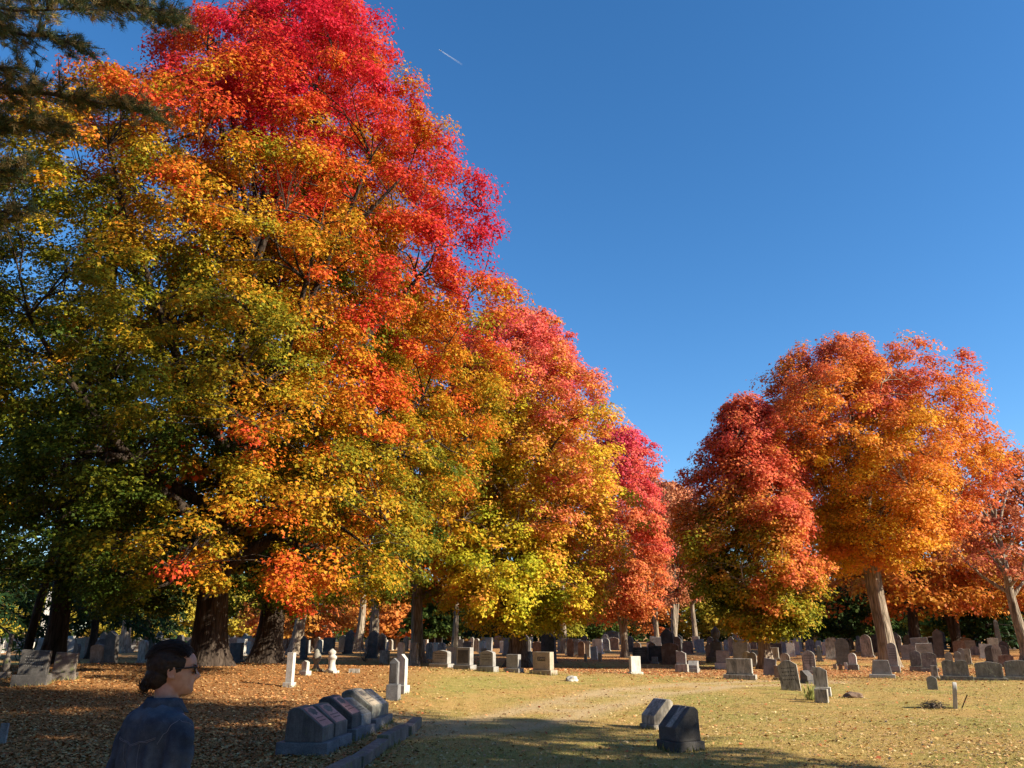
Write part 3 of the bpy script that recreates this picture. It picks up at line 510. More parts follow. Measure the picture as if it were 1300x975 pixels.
# the white pine reaching in from the upper left; its trunk stands outside the picture
def white_pine():
    rg = np.random.default_rng(12); bx, by = -15.5, 13.0; root = empty('pine_tree', (bx, by, float(HT(bx, by))), 0, 'white pine reaching into the upper left corner with long needled branches', 'tree')
    tl = [trunk_lines(24, 0.42, (0, 0), rg, 0.97)]; trunk_mesh('trunk', tl, M_BARK_DARK, root, 18, 3); L = []; tuft = []; dirs = []
    base = np.array([bx, by, float(HT(bx, by))])
    def bough(z0, end, r_, sag, dens=1.0):
        p0 = np.array([0, 0, z0]); s = np.linspace(0, 1, 14)[:, None]; p1 = np.array(end)-base
        pts = p0+(p1-p0)*s+np.array([0, 0, 1])*(-sag*np.sin(s*np.pi))+np.cumsum(rg.normal(size=(14, 3))*0.05, axis=0); L.append((pts, r_*(1-0.88*s[:, 0])+0.008))
        ln = np.linalg.norm(p1-p0); d = (p1-p0)/ln; side = np.cross(d, [0, 0, 1]); side /= np.linalg.norm(side)
        for j in range(int(ln*7*dens)):
            u = 0.3+0.7*rg.random()**0.8; q = np.array([np.interp(u, s[:, 0], pts[:, a]) for a in range(3)]); w = (0.45+0.9*(1-u)*1.2)*rg.uniform(0.5, 1.2)
            dv = d*rg.uniform(0.4, 1.0)+side*rg.choice([-1, 1])*rg.uniform(0.3, 1.0)+np.array([0, 0, rg.uniform(-0.35, 0.45)]); dv /= np.linalg.norm(dv)
            tt = np.linspace(0, 1, 5)[:, None]; sp = q+dv*w*tt+np.array([0, 0, 0.12*w])*tt**2; L.append((sp, 0.014*(1-0.7*tt[:, 0])+0.002))
            for _ in range(int(7+10*w)):
                v = rg.random(); o = q+dv*w*v+rg.normal(size=3)*0.05; tuft.append(o); dirs.append(dv*0.9+rg.normal(size=3)*0.45+np.array([0, 0, 0.25]))
    P = lambda px, py, D: tuple(onplane(px, py, D))
    bough(15.6, P(232, 26, 12.5), 0.1, -0.3, 1.5); bough(15.0, P(205, 12, 11.6), 0.07, 0.0); bough(14.2, P(118, 68, 12.0), 0.08, -0.1, 1.3); bough(12.0, P(182, 134, 12.8), 0.11, -0.2, 1.8)
    bough(13.6, P(100, -10, 11), 0.07, 0); bough(11.3, P(95, 150, 13), 0.06, 0.3); bough(10.4, P(48, 175, 12.4), 0.07, 0.3, 1.4); bough(9.6, P(40, 215, 12.8), 0.07, 0.3, 1.4); bough(12.9, P(40, 90, 11.5), 0.07, 0.1); bough(8.8, P(20, 262, 12.5), 0.06, 0.4, 1.3)
    bough(16.8, P(130, -60, 13), 0.08, 0); 
    for i in range(46):
        z0 = 8.5+14.5*i/46; th = i*2.4; ln = 6.0*(1-(z0-8)/18)+0.8
        if math.cos(th) > 0.25 and math.sin(th) > -0.5: continue
        bough(z0, (bx+ln*math.cos(th), by+ln*math.sin(th), z0+1.0), 0.07, 0.3, 0.5)
    tubes('branches', L, M_BARK, root, 5)
    tuft = np.array(tuft); dirs = np.array(dirs); k = 20; idx = np.repeat(np.arange(len(tuft)), k); m_ = len(idx)
    dn = dirs[idx]/np.linalg.norm(dirs[idx], axis=1, keepdims=True); al = dn*0.9+rg.normal(size=(m_, 3))*0.42
    sun_ = rg.random(len(tuft)); base_c = np.where((sun_ < 0.3)[:, None], [[0.44, 0.31, 0.12]], [[0.11, 0.14, 0.05]])  # gold tufts carry a sunlit tone in their colour, picked at random
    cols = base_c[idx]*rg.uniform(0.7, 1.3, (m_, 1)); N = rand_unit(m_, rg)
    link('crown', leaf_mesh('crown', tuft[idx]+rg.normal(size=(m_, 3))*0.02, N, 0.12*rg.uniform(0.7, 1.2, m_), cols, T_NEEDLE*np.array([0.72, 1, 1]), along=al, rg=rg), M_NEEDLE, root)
white_pine()

# trees beside and behind the camera whose shade lies across the foreground, plus two added sky blockers
SHADE = [(12.0, 2.6, 21, 3.9, 4.0, 301, 'maple on the right outside the photo that shades the foreground grass'), (17.5, 4.8, 28, 4.9, 9.0, 303, 'tall high crowned maple outside the photo on the right, nearest to the lawn')]
for (x, y, H, Rr, zb, sd, lb) in SHADE:
    maple(lb, 'tree', x, y, [(zb, Rr*0.6), (zb+2, Rr), (H*0.6, Rr), (H*0.85, Rr*0.65), (H, 0.8)], 500, 80, 0.26, 1.1, lambda C, f: 0.4+0.3*snoise(C, 0.4, sd), sd, r0=0.4, limbs=12, twigs=False, gaps=-0.4)
for (x, y, H, Rr, zb, sd, lb) in [(23, 0.5, 34, 5.2, 13.0, 311, 'very tall pine outside the photo on the right'), (10.5, -2.2, 29, 4.8, 7.0, 312, 'tall pine behind the photographer, right one'), (1.5, -6, 26, 4.4, 7.5, 313, 'tall pine behind the photographer, middle one'),
                                  (-6.5, -4.5, 25, 4.6, 5.5, 314, 'unseen tall pine added behind the camera on the left to block sky light'), (-12.5, 3.0, 23, 4.4, 6.0, 315, 'unseen pine added beside the long branched white pine to block sky light')]:  # last two are unseen, put in to block sky and darken the shade
    conifer(lb, x, y, H, Rr, zb, sd, r0=0.36, nb=80, per=210, nl=0.42, nw=0.28, droop=0.3, power=0.45)
# unseen wood added behind the camera to block low sky and bounce warm light
n_ = 45000; rg = np.random.default_rng(6); th = rg.uniform(R(62), R(298), n_); rad_ = rg.uniform(62, 72, n_); zz = (14+3*np.sin(th*9)+2*np.sin(th*23))*rg.random(n_)**0.8
P_ = np.stack([rad_*np.sin(th), rad_*np.cos(th), zz], 1); sc_ = snoise(P_, 0.12, 78); cols = np.where(sc_[:, None] > 0.0, [[0.5, 0.2, 0.04]], [[0.16, 0.14, 0.03]])*rg.uniform(0.6, 1.4, (n_, 1))
setp(link('far_wood', leaf_mesh('far_wood', P_, rand_unit(n_), 1.1, cols, T_KITE), M_LEAF), 'unseen autumn wood added behind the camera to block sky and warm the shade', 'woodland', kind='stuff')
# ------------------------------------------------------------------ gravestones
def bm_mesh(bm, name, mat, parent, bevel=0.0, smooth=False, rough=0.0, seed=0):
    if bevel > 0: bmesh.ops.bevel(bm, geom=list(bm.edges), offset=bevel, segments=2, affect='EDGES', profile=0.6, clamp_overlap=True)
    bmesh.ops.recalc_face_normals(bm, faces=bm.faces)
    me = bpy.data.meshes.new(name); bm.to_mesh(me); bm.free()
    return link(name, me, mat, parent, smooth)
def extrude(bm, pts, t, axis='y', off=(0, 0, 0), taper=1.0):
    """closed outline pts (a, z) pushed through thickness t along y (or x)"""
    V0, V1 = [], []
    for a, z in pts:
        p0 = (a, -t/2, z) if axis == 'y' else (-t/2, a, z); p1 = (a, t/2, z) if axis == 'y' else (t/2, a, z)
        V0.append(bm.verts.new((p0[0]+off[0], p0[1]+off[1], p0[2]+off[2]))); V1.append(bm.verts.new((p1[0]+off[0], p1[1]+off[1], p1[2]+off[2])))
    n_ = len(pts); bm.faces.new(V0); bm.faces.new(V1[::-1])
    for i in range(n_): bm.faces.new((V0[i], V1[i], V1[(i+1) % n_], V0[(i+1) % n_]))
def front_outline(kind, w, h, z0=0.0):
    a = w/2; P = [(-a, z0), (a, z0)]
    if kind == 'arch': r = min(a, h*0.5); P += [(a*math.cos(t), z0+h-r+r*math.sin(t)) for t in np.linspace(0, math.pi, 13)]
    elif kind == 'gothic': P += [(a, z0+h*0.72), (a*0.93, z0+h*0.82), (a*0.72, z0+h*0.91), (a*0.4, z0+h*0.975), (0, z0+h), (-a*0.4, z0+h*0.975), (-a*0.72, z0+h*0.91), (-a*0.93, z0+h*0.82), (-a, z0+h*0.72)]
    elif kind == 'serp': P += [(a, z0+h*0.86)]+[(a*c, z0+h*(0.86+0.14*math.cos(c*math.pi/2)**1.2)) for c in np.linspace(0.85, -0.85, 11)]+[(-a, z0+h*0.86)]
    elif kind == 'double':
        P += [(a, z0+h*0.8)]+[(a*0.5+a*0.5*math.cos(t), z0+h*(0.8+0.2*math.sin(t))) for t in np.linspace(0.2, math.pi-0.1, 8)]+[(-a*0.5+a*0.5*math.cos(t), z0+h*(0.8+0.2*math.sin(t))) for t in np.linspace(0.1, math.pi-0.2, 8)]+[(-a, z0+h*0.8)]
    elif kind == 'taper': P += [(a*0.78, z0+h*0.96), (a*0.7, z0+h), (-a*0.7, z0+h), (-a*0.78, z0+h*0.96)]
    elif kind == 'crest': P += [(a, z0+h*0.82), (a*0.86, z0+h*0.9), (a*0.5, z0+h*0.95), (0, z0+h), (-a*0.5, z0+h*0.95), (-a*0.86, z0+h*0.9), (-a, z0+h*0.82)]
    elif kind == 'point': P += [(a, z0+h*0.84), (0, z0+h), (-a, z0+h*0.84)]
    elif kind == 'broken': P += [(a, z0+h*0.8), (a*0.5, z0+h*0.86), (a*0.1, z0+h*0.97), (-a*0.5, z0+h*0.93), (-a, z0+h)]
    else: P += [(a, z0+h), (-a, z0+h)]
    return P
def box_bm(bm, w, d, z0, z1, off=(0, 0), top=1.0):
    a, b_ = w/2, d/2; v = [bm.verts.new((s*a*k+off[0], t*b_*k+off[1], z)) for z, k in ((z0, 1), (z1, top)) for s, t in ((-1, -1), (1, -1), (1, 1), (-1, 1))]
    for f in ((0, 1, 5, 4), (1, 2, 6, 5), (2, 3, 7, 6), (3, 0, 4, 7), (4, 5, 6, 7), (3, 2, 1, 0)): bm.faces.new([v[i] for i in f])
def lathe_bm(bm, prof, ns=16, off=(0, 0)):
    rings = [[bm.verts.new((r*math.cos(2*math.pi*i/ns)+off[0], r*math.sin(2*math.pi*i/ns)+off[1], z)) for i in range(ns)] for r, z in prof]
    for A, B in zip(rings, rings[1:]):
        for i in range(ns): bm.faces.new((A[i], A[(i+1) % ns], B[(i+1) % ns], B[i]))
    bm.faces.new(rings[0][::-1]); bm.faces.new(rings[-1])
M_INK, n, l, b = new_mat('dark_cut_letters'); b.inputs['Base Color'].default_value = (0.05, 0.045, 0.04, 1); b.inputs['Roughness'].default_value = 0.9

def gravestone(kind, P, w, h, t, yaw, mat, label, base=0.16, bmat=None, tilt=(0, 0), group=None, lines=0, cat='gravestone', panel=None):
    root = empty('gravestone', (P[0], P[1], float(HT(P[0], P[1]))-0.0), yaw, label, cat, group); m_ = ST[mat]; bm_ = ST[bmat or mat]
    hb = base*h if base else 0.0
    if base:
        bm = bmesh.new(); box_bm(bm, w*1.22+0.04, t*1.55+0.05, -0.12, hb, top=0.985); bm_mesh(bm, 'base', bm_, root, 0.012)
    bm = bmesh.new(); z0 = hb+0.002 if base else -0.15; extrude(bm, front_outline(kind, w, h-z0, z0), t)
    o = bm_mesh(bm, 'headstone', m_, root, 0.01 if w > 0.3 else 0.005); o.rotation_euler = (tilt[0], tilt[1], 0)
    if lines:                                  # worn rows of cut letters, too faint to read in the photograph
        bm = bmesh.new(); rg = random.Random(int(P[0]*100)); hz = h-hb
        for i in range(lines):
            zc = hb+hz*(0.72-0.5*i/max(lines, 2)); x_ = -w*0.33
            while x_ < w*0.33:
                lw = rg.uniform(0.02, 0.05); box_bm(bm, lw*0.8, 0.006, zc, zc+0.028, off=(x_+lw/2, -t/2-0.001)); x_ += lw+0.012
        bm_mesh(bm, 'inscription', M_INK if mat != 'dark' else ST['granite'], o)
    if panel:
        bm = bmesh.new(); box_bm(bm, w*panel[0], 0.012, hb+(h-hb)*panel[1], hb+(h-hb)*panel[2], off=(0, -t/2-0.004)); bm_mesh(bm, 'panel', ST[panel[3]], o, 0.003)
    return root
def slant(P, w, d, h, face, mat, label, base=0.22, fmat=None, group=None, lip=0.42, bmat=None, bw=1.3):
    """slant marker: upright back, sloping written face towards -y before turning"""
    root = empty('slant_gravestone', (P[0], P[1], float(HT(P[0], P[1]))), face, label, 'gravestone', group); hb = h*base
    bm = bmesh.new(); box_bm(bm, w*1.1, d*bw, -0.1, hb, top=0.99); bm_mesh(bm, 'base', ST[bmat or mat], root, 0.012)
    bm = bmesh.new(); z0 = hb+0.002; H = h-z0
    prof = [(-d*0.5, z0), (d*0.46, z0), (d*0.42, z0+H*0.9), (d*0.3, z0+H), (d*0.12, z0+H), (-d*0.5, z0+H*lip)]
    extrude(bm, prof, w, 'x'); o = bm_mesh(bm, 'headstone', ST[mat], root, 0.014)
    a = Vector((0, -d*0.5, z0+H*lip)); c = Vector((0, d*0.12, z0+H)); dv = c-a; nrm = Vector((0, -dv.z, dv.y)).normalized()
    if fmat:
        bm = bmesh.new(); s0, s1, ww = 0.05, 0.94, w*0.43
        q = [a+dv*s0, a+dv*s1]; V_ = [bm.verts.new((sx*ww*(1 if k == 0 else 0.86), q[k].y+nrm.y*o_, q[k].z+nrm.z*o_)) for o_ in (-0.004, 0.008) for k, sx in ((0, -1), (0, 1), (1, 1), (1, -1))]
        for f in ((0, 1, 5, 4), (1, 2, 6, 5), (2, 3, 7, 6), (3, 0, 4, 7), (4, 5, 6, 7), (3, 2, 1, 0)): bm.faces.new([V_[i] for i in f])
        fo = bm_mesh(bm, 'polished_face', ST[fmat], o, 0.003)
        bm = bmesh.new(); rg = random.Random(int(P[1]*77))
        for i in range(2):
            c0 = a+dv*(0.42-0.14*i); x_ = -ww*0.7
            while x_ < ww*0.6:
                lw = rg.uniform(0.02, 0.045); e1 = dv.normalized()*0.009
                vs_ = [c0-e1+nrm*0.0095, c0-e1+nrm*0.0095, c0+e1+nrm*0.0095, c0+e1+nrm*0.0095]; xs_ = [x_, x_+lw, x_+lw, x_]
                bm.faces.new([bm.verts.new((xs_[k], vs_[k].y, vs_[k].z)) for k in range(4)]); x_ += lw+0.012
        bm_mesh(bm, 'inscription', M_INK, fo)
        bm = bmesh.new(); cc = a+dv*0.72; U_ = dv.normalized(); N0 = 30
        bm.faces.new([bm.verts.new((math.cos(q_)*ww*.62*(1+.18*math.sin(5*q_+P[1])), (cc+U_*math.sin(q_)*.075*(1+.15*math.sin(7*q_))+nrm*.0098).y, (cc+U_*math.sin(q_)*.075*(1+.15*math.sin(7*q_))+nrm*.0098).z)) for q_ in [2*math.pi*j/N0 for j in range(N0)]])
        bm_mesh(bm, 'carved_relief', ST['mossy'], fo)
    return root
def put(xc, ytop, ybase, wpx, yaw=-28, thick=0.3):
    """foot of a stone on the ground from where it stands in the picture -> centre, width, height, thickness"""
    p = at(xc, ybase); dp = depth(p); q = onplane(xc, ytop, p.y+0.1); h = q.z-p.z; app = wpx/F_PX*dp
    va = math.atan2(p.x, p.y); rel = abs(R(yaw)+va); w = app/(math.cos(rel)+thick*math.sin(rel)); t = w*thick
    c_ = Vector((p.x, p.y, 0))+Vector((p.x, p.y, 0)).normalized()*(0.5*t*math.cos(rel)+0.25*w*math.sin(rel)+0.05)
    return c_, w, h, t
# kind, px centre, py top, py foot, px width (of the stone itself), yaw, thickness share, material, base share, options, label
S = [
 ('crest', 560.5, 825, 848, 24, -28, .4, 'granite', .24, dict(lines=3), 'squat grey headstone with mossy base, leftmost of the row of five under the yellow maple'),
 ('rect', 590, 822, 850, 22, -28, .45, 'granite', .2, dict(panel=(.78, .12, .85, 'dark')), 'grey headstone with dark inset front, second of the row of five under the yellow maple'),
 ('crest', 619, 826, 853, 21, -28, .4, 'granite', .24, dict(lines=3), 'pale headstone with rounded shoulders, third of the row of five'),
 ('rect', 652, 831, 854, 19, -30, .45, 'granite', .22, {}, 'small grey headstone, fourth of the row of five, in front of a darker one'),
 ('rect', 666, 827, 847, 21, -30, .4, 'granite', .16, dict(panel=(.8, .1, .85, 'dark')), 'grey headstone half hidden between the fourth and the lettered tan headstone'),
 ('rect', 806.5, 833, 856, 15, 22, .4, 'white', .12, {}, 'bright white upright headstone standing alone in the red leaves'),
 ('rect', 814, 822, 843, 21, -26, .35, 'dark', .18, dict(lines=4), 'grey granite headstone right behind the bright white one'),
 ('rect', 831.5, 834, 843, 8, -24, .4, 'granite', .2, {}, 'very small grey marker right of the bright white headstone'),
 ('broken', 866, 826, 854, 13, -26, .35, 'granite', .38, dict(bmat='marble'), 'narrow grey headstone on high pale base beside a low slant marker'),
 ('rect', 919, 826, 850, 17, -26, .4, 'granite', .34, dict(bmat='white'), 'grey block headstone on white base left behind the big mottled one'),
 ('rect', 940, 836, 863, 33, -24, .32, 'marble', .24, dict(panel=(1.06, -.02, .1, 'lichen')), 'large mottled grey and white headstone with stepped base, front of the right lawn'),
 ('arch', 949, 827, 845, 10, -26, .3, 'marble', .15, {}, 'round topped pale stone peeping out behind the large mottled headstone'),
 ('arch', 956, 828, 847, 11, -26, .35, 'granite', .15, {}, 'round topped grey stone beside the pale twin trunk of the red and green maple'),
 ('rect', 976.5, 836, 858, 15, -24, .2, 'blue', 0, dict(tilt=(0, R(9))), 'dark slate slab leaning to the right beside the pale trunk'),
 ('rect', 983, 822, 839, 13, -26, .4, 'marble', .18, {}, 'pale block headstone behind the leaning slate slab'),
 ('arch', 998, 829, 850, 12, -26, .3, 'marble', .15, {}, 'round topped marble stone just behind the tall stained slab'),
 ('rect', 989, 845, 864, 10, -26, .4, 'brown', .2, {}, 'low brown block against the left side of the tall stained slab'),
 ('serp', 1005, 838, 877, 24, -24, .2, 'marble', 0, dict(tilt=(0, R(-5)), lines=4), 'tall brownish stained tablet leaning slightly left, middle of the right lawn'),
 ('gothic', 1028.5, 826, 856, 16, -26, .22, 'marble', .15, dict(lines=4), 'marble stone with curved pointed top behind the stained tablets'),
 ('broken', 1044, 846, 884, 17, -24, .3, 'marble', .3, dict(bmat='white'), 'stained marble tablet on a white stepped base, nearest pair on the right lawn'),
 ('rect', 1044, 875, 893, 17, -30, .6, 'marble', 0, {}, 'short square marker in front of the stained marble tablet'),
 ('arch', 1084, 829, 851, 10, -30, .5, 'white', .32, dict(bmat='lichen'), 'small white round topped stone on grey base left of the big orange maple'),
 ('rect', 1074.5, 841, 851, 4, -28, .6, 'white', 0, {}, 'thin white post beside the small white stone'),
 ('arch', 1067.5, 843, 851, 5, -28, .5, 'brown', 0, {}, 'tiny brown round marker next to the thin white post'),
 ('rect', 1060.5, 843, 850, 5, -28, .5, 'tan', 0, {}, 'tiny tan marker left of the tiny brown one'),
 ('taper', 1120.5, 838, 861, 24, -24, .35, 'granite', .2, dict(bmat='white'), 'grey headstone with sloping sides on white base before the big orange maple'),
 ('arch', 1136, 816, 854, 11, -30, .35, 'granite', .22, dict(lines=5), 'tall slim rounded headstone in front of the thick trunk of the orange maple'),
 ('crest', 1164.5, 826, 852, 13, -26, .35, 'lichen', .24, {}, 'weathered grey headstone with pale patch, just right of the thick trunk'),
 ('crest', 1181, 828, 853, 17, -26, .35, 'lichen', .18, dict(tilt=(0, R(3))), 'dark blotched headstone, second right of the thick trunk'),
 ('rect', 1187.5, 845, 862, 8, -30, .5, 'marble', .16, {}, 'small pale marker behind the small grey tablet'),
 ('crest', 1184.5, 858, 876, 12, -28, .3, 'granite', 0, {}, 'small grey tablet on the open grass below the blotched headstone'),
 ('double', 1215, 838, 864, 30, -26, .28, 'lichen', .22, dict(bmat='lichen'), 'double headstone with two rounded tops on a wide mossy base'),
 ('crest', 1257.5, 840, 864, 31, -26, .3, 'lichen', .14, {}, 'wide streaked grey headstone between the double one and the right edge'),
 ('crest', 1296, 838, 864, 32, -26, .3, 'lichen', .18, {}, 'wide mottled headstone cut by the right edge of the photo'),
 ('arch', 1205.5, 828, 842, 9, -28, .35, 'granite', .1, {}, 'little round topped stone behind the left half of the double headstone'),
 ('arch', 1217, 827, 842, 8, -28, .35, 'granite', .1, {}, 'little round topped stone behind the middle of the double headstone'),
 ('arch', 1222, 823, 841, 8, -30, .35, 'granite', .1, {}, 'taller round topped stone behind the right half of the double headstone'),
 ('rect', 1230.5, 824, 844, 7, -34, .45, 'marble', .1, {}, 'narrow bright edged tablet right of the little round topped stones'),
 ('arch', 1261, 819, 842, 15, -30, .3, 'dark', .1, {}, 'dark round topped stone behind the wide streaked headstone'),
 ('crest', 1279, 831, 847, 17, -28, .35, 'brown', .1, {}, 'brown low block headstone with pale right end near the right edge'),
 ('arch', 1274, 819, 836, 12, -30, .35, 'dark', .1, {}, 'dark arched stone behind the brown low block'),
 ('arch', 1239, 820, 832, 10, -30, .4, 'marble', .1, {}, 'small arched stone with sunlit right side, behind the wide streaked headstone'),
 ('rect', 1155, 819, 838, 18, -28, .3, 'granite', .12, {}, 'broad block in the shade directly right of the thick trunk'),
 ('rect', 488, 826, 843, 13, -28, .35, 'marble', 0, {}, 'small pale tablet left of the two round topped white stones'),
 ('arch', 508.5, 815, 846, 10, -30, .5, 'white', .18, {}, 'round topped white stone rising behind the tall dark stone'),
 ('arch', 525.5, 815, 846, 11, -30, .5, 'marble', .2, {}, 'round topped pale stone on a pale base, right of the tall dark stone'),
 ('point', 509.5, 831, 881, 14, -28, .5, 'white', .2, {}, 'tall white sunlit stone directly behind the tall dark stone'),
 ('point', 499, 836, 890, 13, -12, .55, 'blue', .37, dict(bmat='blue', panel=(.72, .08, .8, 'dark')), 'tall dark stone with clipped corners on a pale block base, beside the slant row'),
 ('rect', 367, 829, 873, 11, -14, .8, 'white', .13, {}, 'tall slim white marble post stone in the dappled shade'),
 ('point', 387, 839, 858, 10, -28, .6, 'white', .3, {}, 'small white pointed stone on a slab behind the slim white post'),
 ('rect', 38.5, 826, 871, 35, 8, .28, 'dark', .3, dict(tilt=(R(3), R(3)), lines=4), 'dark blue grey headstone on a thick base at the left edge'),
 ('rect', 78.5, 829, 864, 27, 10, .3, 'mossy', .26, dict(tilt=(0, R(4))), 'pale mottled headstone on low base, right of the dark blue grey one'),
 ('rect', 2, 918, 946, 10, 0, .4, 'granite', 0, {}, 'grey stone just entering the photo at the lower left edge'),
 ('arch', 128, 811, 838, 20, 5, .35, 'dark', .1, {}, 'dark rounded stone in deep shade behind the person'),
 ('rect', 97.5, 821, 826, 12, 0, .6, 'marble', 0, {}, 'low flat pale block behind the mottled left headstone'),
 ('arch', 724.5, 811, 834, 9, -28, .3, 'brown', .06, {}, 'left one of two brown arched stones right of the yellow maple trunk'),
 ('arch', 738.5, 814, 835, 9, -28, .3, 'brown', .06, {}, 'right one of two brown arched stones right of the yellow maple trunk'),
 ('rect', 762, 829, 840, 5, -28, .6, 'tan', 0, {}, 'small square post standing in the red leaves, right one of two'),
 ('rect', 743.5, 830, 840, 4, -28, .6, 'tan', 0, {}, 'small thin post standing in the red leaves, left one of two'),
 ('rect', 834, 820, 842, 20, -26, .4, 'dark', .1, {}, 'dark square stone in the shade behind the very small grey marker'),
 ('rect', 296, 794, 813, 12, 10, .4, 'white', .2, {}, 'bright white block between the two dark maple trunks'),
]
for (kd, xc, yt, yb, wp, yaw, th, mt, bs, op, lb) in S:
    c_, w, h, t = put(xc, yt, yb, wp, yaw, th)
    gravestone(kd, c_, w, h, t, R(yaw), mt, lb, base=bs, **op)
# lettered tan headstone
c_, w, h, t = put(690, 828, 857, 27, -32, .42)
g_ = gravestone('rect', c_, w, h, t, R(-32), 'tan', 'wide tan headstone with a raised name panel, rightmost of the row of five', base=.2)
hst = [o for o in g_.children if o.name.startswith('headstone')][0]
bm = bmesh.new(); box_bm(bm, w*.46, .01, h*.6, h*.77, off=(0, -t/2-.003)); pn = bm_mesh(bm, 'name_panel', M_INK, hst, .002)
cu = bpy.data.curves.new('letters', 'FONT'); cu.body = 'LEWIS'; cu.size = h*.17; cu.extrude = .006; cu.align_x = 'CENTER'; cu.align_y = 'CENTER'
to = bpy.data.objects.new('letters', cu); COL.objects.link(to); dg = bpy.context.evaluated_depsgraph_get(); dg.update()
tm = bpy.data.meshes.new_from_object(to.evaluated_get(dg)); bpy.data.objects.remove(to)
lo = link('letters', tm, ST['tan'], pn); lo.location = (0, -t/2-.013, h*.685); lo.rotation_euler = (math.pi/2, 0, 0)

# the row of six slant markers, seen at a raking angle
px_ = [(399, 962, 898), (420, 950, 893), (441, 939, 886), (452, 930, 883), (467, 922, 879), (478, 914, 877)]
lab = ['nearest slant marker of the row of six, with pink polished face', 'second slant marker from the front of the row of six, pink and brown face', 'third slant marker of the row of six, stained pink face', 'fourth slant marker of the row of six, grey carved face', 'fifth slant marker of the row of six, broad with pale face', 'farthest slant marker of the row of six, beside the tall dark stone']
mats_ = [('mossy', 'pink'), ('mossy', 'pink'), ('dark', 'pink'), ('granite', 'lichen'), ('lichen', 'tan'), ('lichen', 'granite')]
for i in range(6):
    yy = [12.35, 13.0, 13.95, 14.55, 15.4, 16.0][i]; xx_ = -2.93+0.05*i+[0, 0.03, -0.02, 0.02, -0.03, 0][i]
    slant((xx_, yy), 0.5+[0, .02, .02, -.02, .08, 0][i], 0.58+[0,-.04,.04,0,.05,0][i], 0.62+[0, -.02, .03, -.05, .04, -.02][i], R([84, 82, 85, 80, 83, 81][i]), mats_[i][0], lab[i], fmat=mats_[i][1], group='slant markers in a row beside the granite kerb', base=.27, bmat='blue')
# the pair facing left on the open lawn
slant((2.68, 15.6), .42, .46, .50, R(-66), 'marble', 'small pale slant marker with sunlit end, farther one of the pair on the open lawn', base=.16, bw=1.14, fmat=None, lip=.35)
slant((2.5, 12.75), .44, .46, .60, R(-66), 'dark', 'dark slant marker with a pale strip across its face, nearer one of the pair', base=.22, bw=1.16, fmat=None, lip=.4)
dk = bpy.data.objects[-1] if False else [o for o in COL.objects if o.get('label', '').startswith('dark slant marker with')][0]
hd = [o for o in dk.children if o.name.startswith('headstone')][0]
# (its written face carries a pale band)
d_, h_ = .46, .60; z0 = h_*.22+.002; H_ = h_-z0; a_ = Vector((0, -d_*.5, z0+H_*.4)); c2 = Vector((0, d_*.12, z0+H_)); dv = c2-a_; nr = Vector((0, -dv.z, dv.y)).normalized()
bm = bmesh.new(); q = [a_+dv*.0, a_+dv*1.0]; V_ = [bm.verts.new((sx, q[k].y+nr.y*o_, q[k].z+nr.z*o_)) for o_ in (-.004, .008) for k, sx in ((0, -.02), (0, .12), (1, .12), (1, -.02))]
for f in ((0, 1, 5, 4), (1, 2, 6, 5), (2, 3, 7, 6), (3, 0, 4, 7), (4, 5, 6, 7), (3, 2, 1, 0)): bm.faces.new([V_[i] for i in f])
bm_mesh(bm, 'pale_band', ST['marble'], hd, .002)
c_, w, h, t = put(880.5, 839, 854, 14, -26, .6); slant(c_, w, w*.9, h, R(-26), 'granite', 'low slant marker leaning against the narrow grey headstone', base=.35)
c_, w, h, t = put(1025, 851, 868, 13, -26, .6); slant(c_, w, w*1.0, h, R(30), 'dark', 'low dark slant marker with curved pale side between the stained tablets', base=.25)

# granite kerb of the grave lot
ke = empty('stone_kerb', (-1.85, 12.5, 0), 0, 'weathered granite kerb running away from the camera beside the slant markers', 'kerb')
for i in range(5):
    y0 = 7.7+i*1.62; bm = bmesh.new(); box_bm(bm, .17, [1.58, 1.40, 1.60, 1.52, 1.3][i], -.1, .17+[0, .015, -.01, .02, 0][i]); o = bm_mesh(bm, 'kerb_block', ST['mossy'], ke, .015)
    xk = -2.08+(y0+.8-9)*.055; o.location = (xk+1.85, y0+.8-12.5, float(HT(xk, y0))); o.rotation_euler = (R([.6, -.8, .5, -.4, 1][i]), R([2, -1.5, 3, -2, 1][i]), R(-3.1+[1, -1.5, .5, -1, 2][i]))

# draped and lumpy statues
def statue(P, h, label, kind, mat):
    root = empty('monument', (P[0], P[1], float(HT(P[0], P[1]))), R(-25), label, 'monument'); s = h/1.15; bm = bmesh.new()
    box_bm(bm, .62*s, .5*s, -.1, .1*s); bm_mesh(bm, 'base', ST[mat], root, .01)
    bm = bmesh.new()
    if kind == 'draped':
        lathe_bm(bm, [(.27*s, .102*s), (.25*s, .16*s), (.2*s, .24*s), (.17*s, .45*s), (.165*s, .6*s), (.22*s, .66*s), (.24*s, .72*s), (.23*s, .78*s), (.17*s, .82*s), (.15*s, .86*s), (.2*s, .93*s), (.19*s, 1.02*s), (.11*s, 1.08*s), (.04*s, 1.14*s)], 18)
    else:
        lathe_bm(bm, [(.24*s, .102*s), (.17*s, .2*s), (.12*s, .32*s), (.13*s, .45*s), (.2*s, .55*s), (.24*s, .68*s), (.23*s, .8*s), (.18*s, .92*s), (.13*s, 1.0*s), (.12*s, 1.08*s), (.03*s, 1.14*s)], 18)
    for v in bm.verts:
        if v.co.z > .15*s:
            nn = mnoise.noise(v.co*6.0/s)*.05*s; f_ = 1+nn/max(math.hypot(v.co.x, v.co.y), .04); v.co.x *= f_; v.co.y *= f_
    bm_mesh(bm, 'shaft' if kind == 'draped' else 'urn', ST[mat], root, 0, True)
    return root
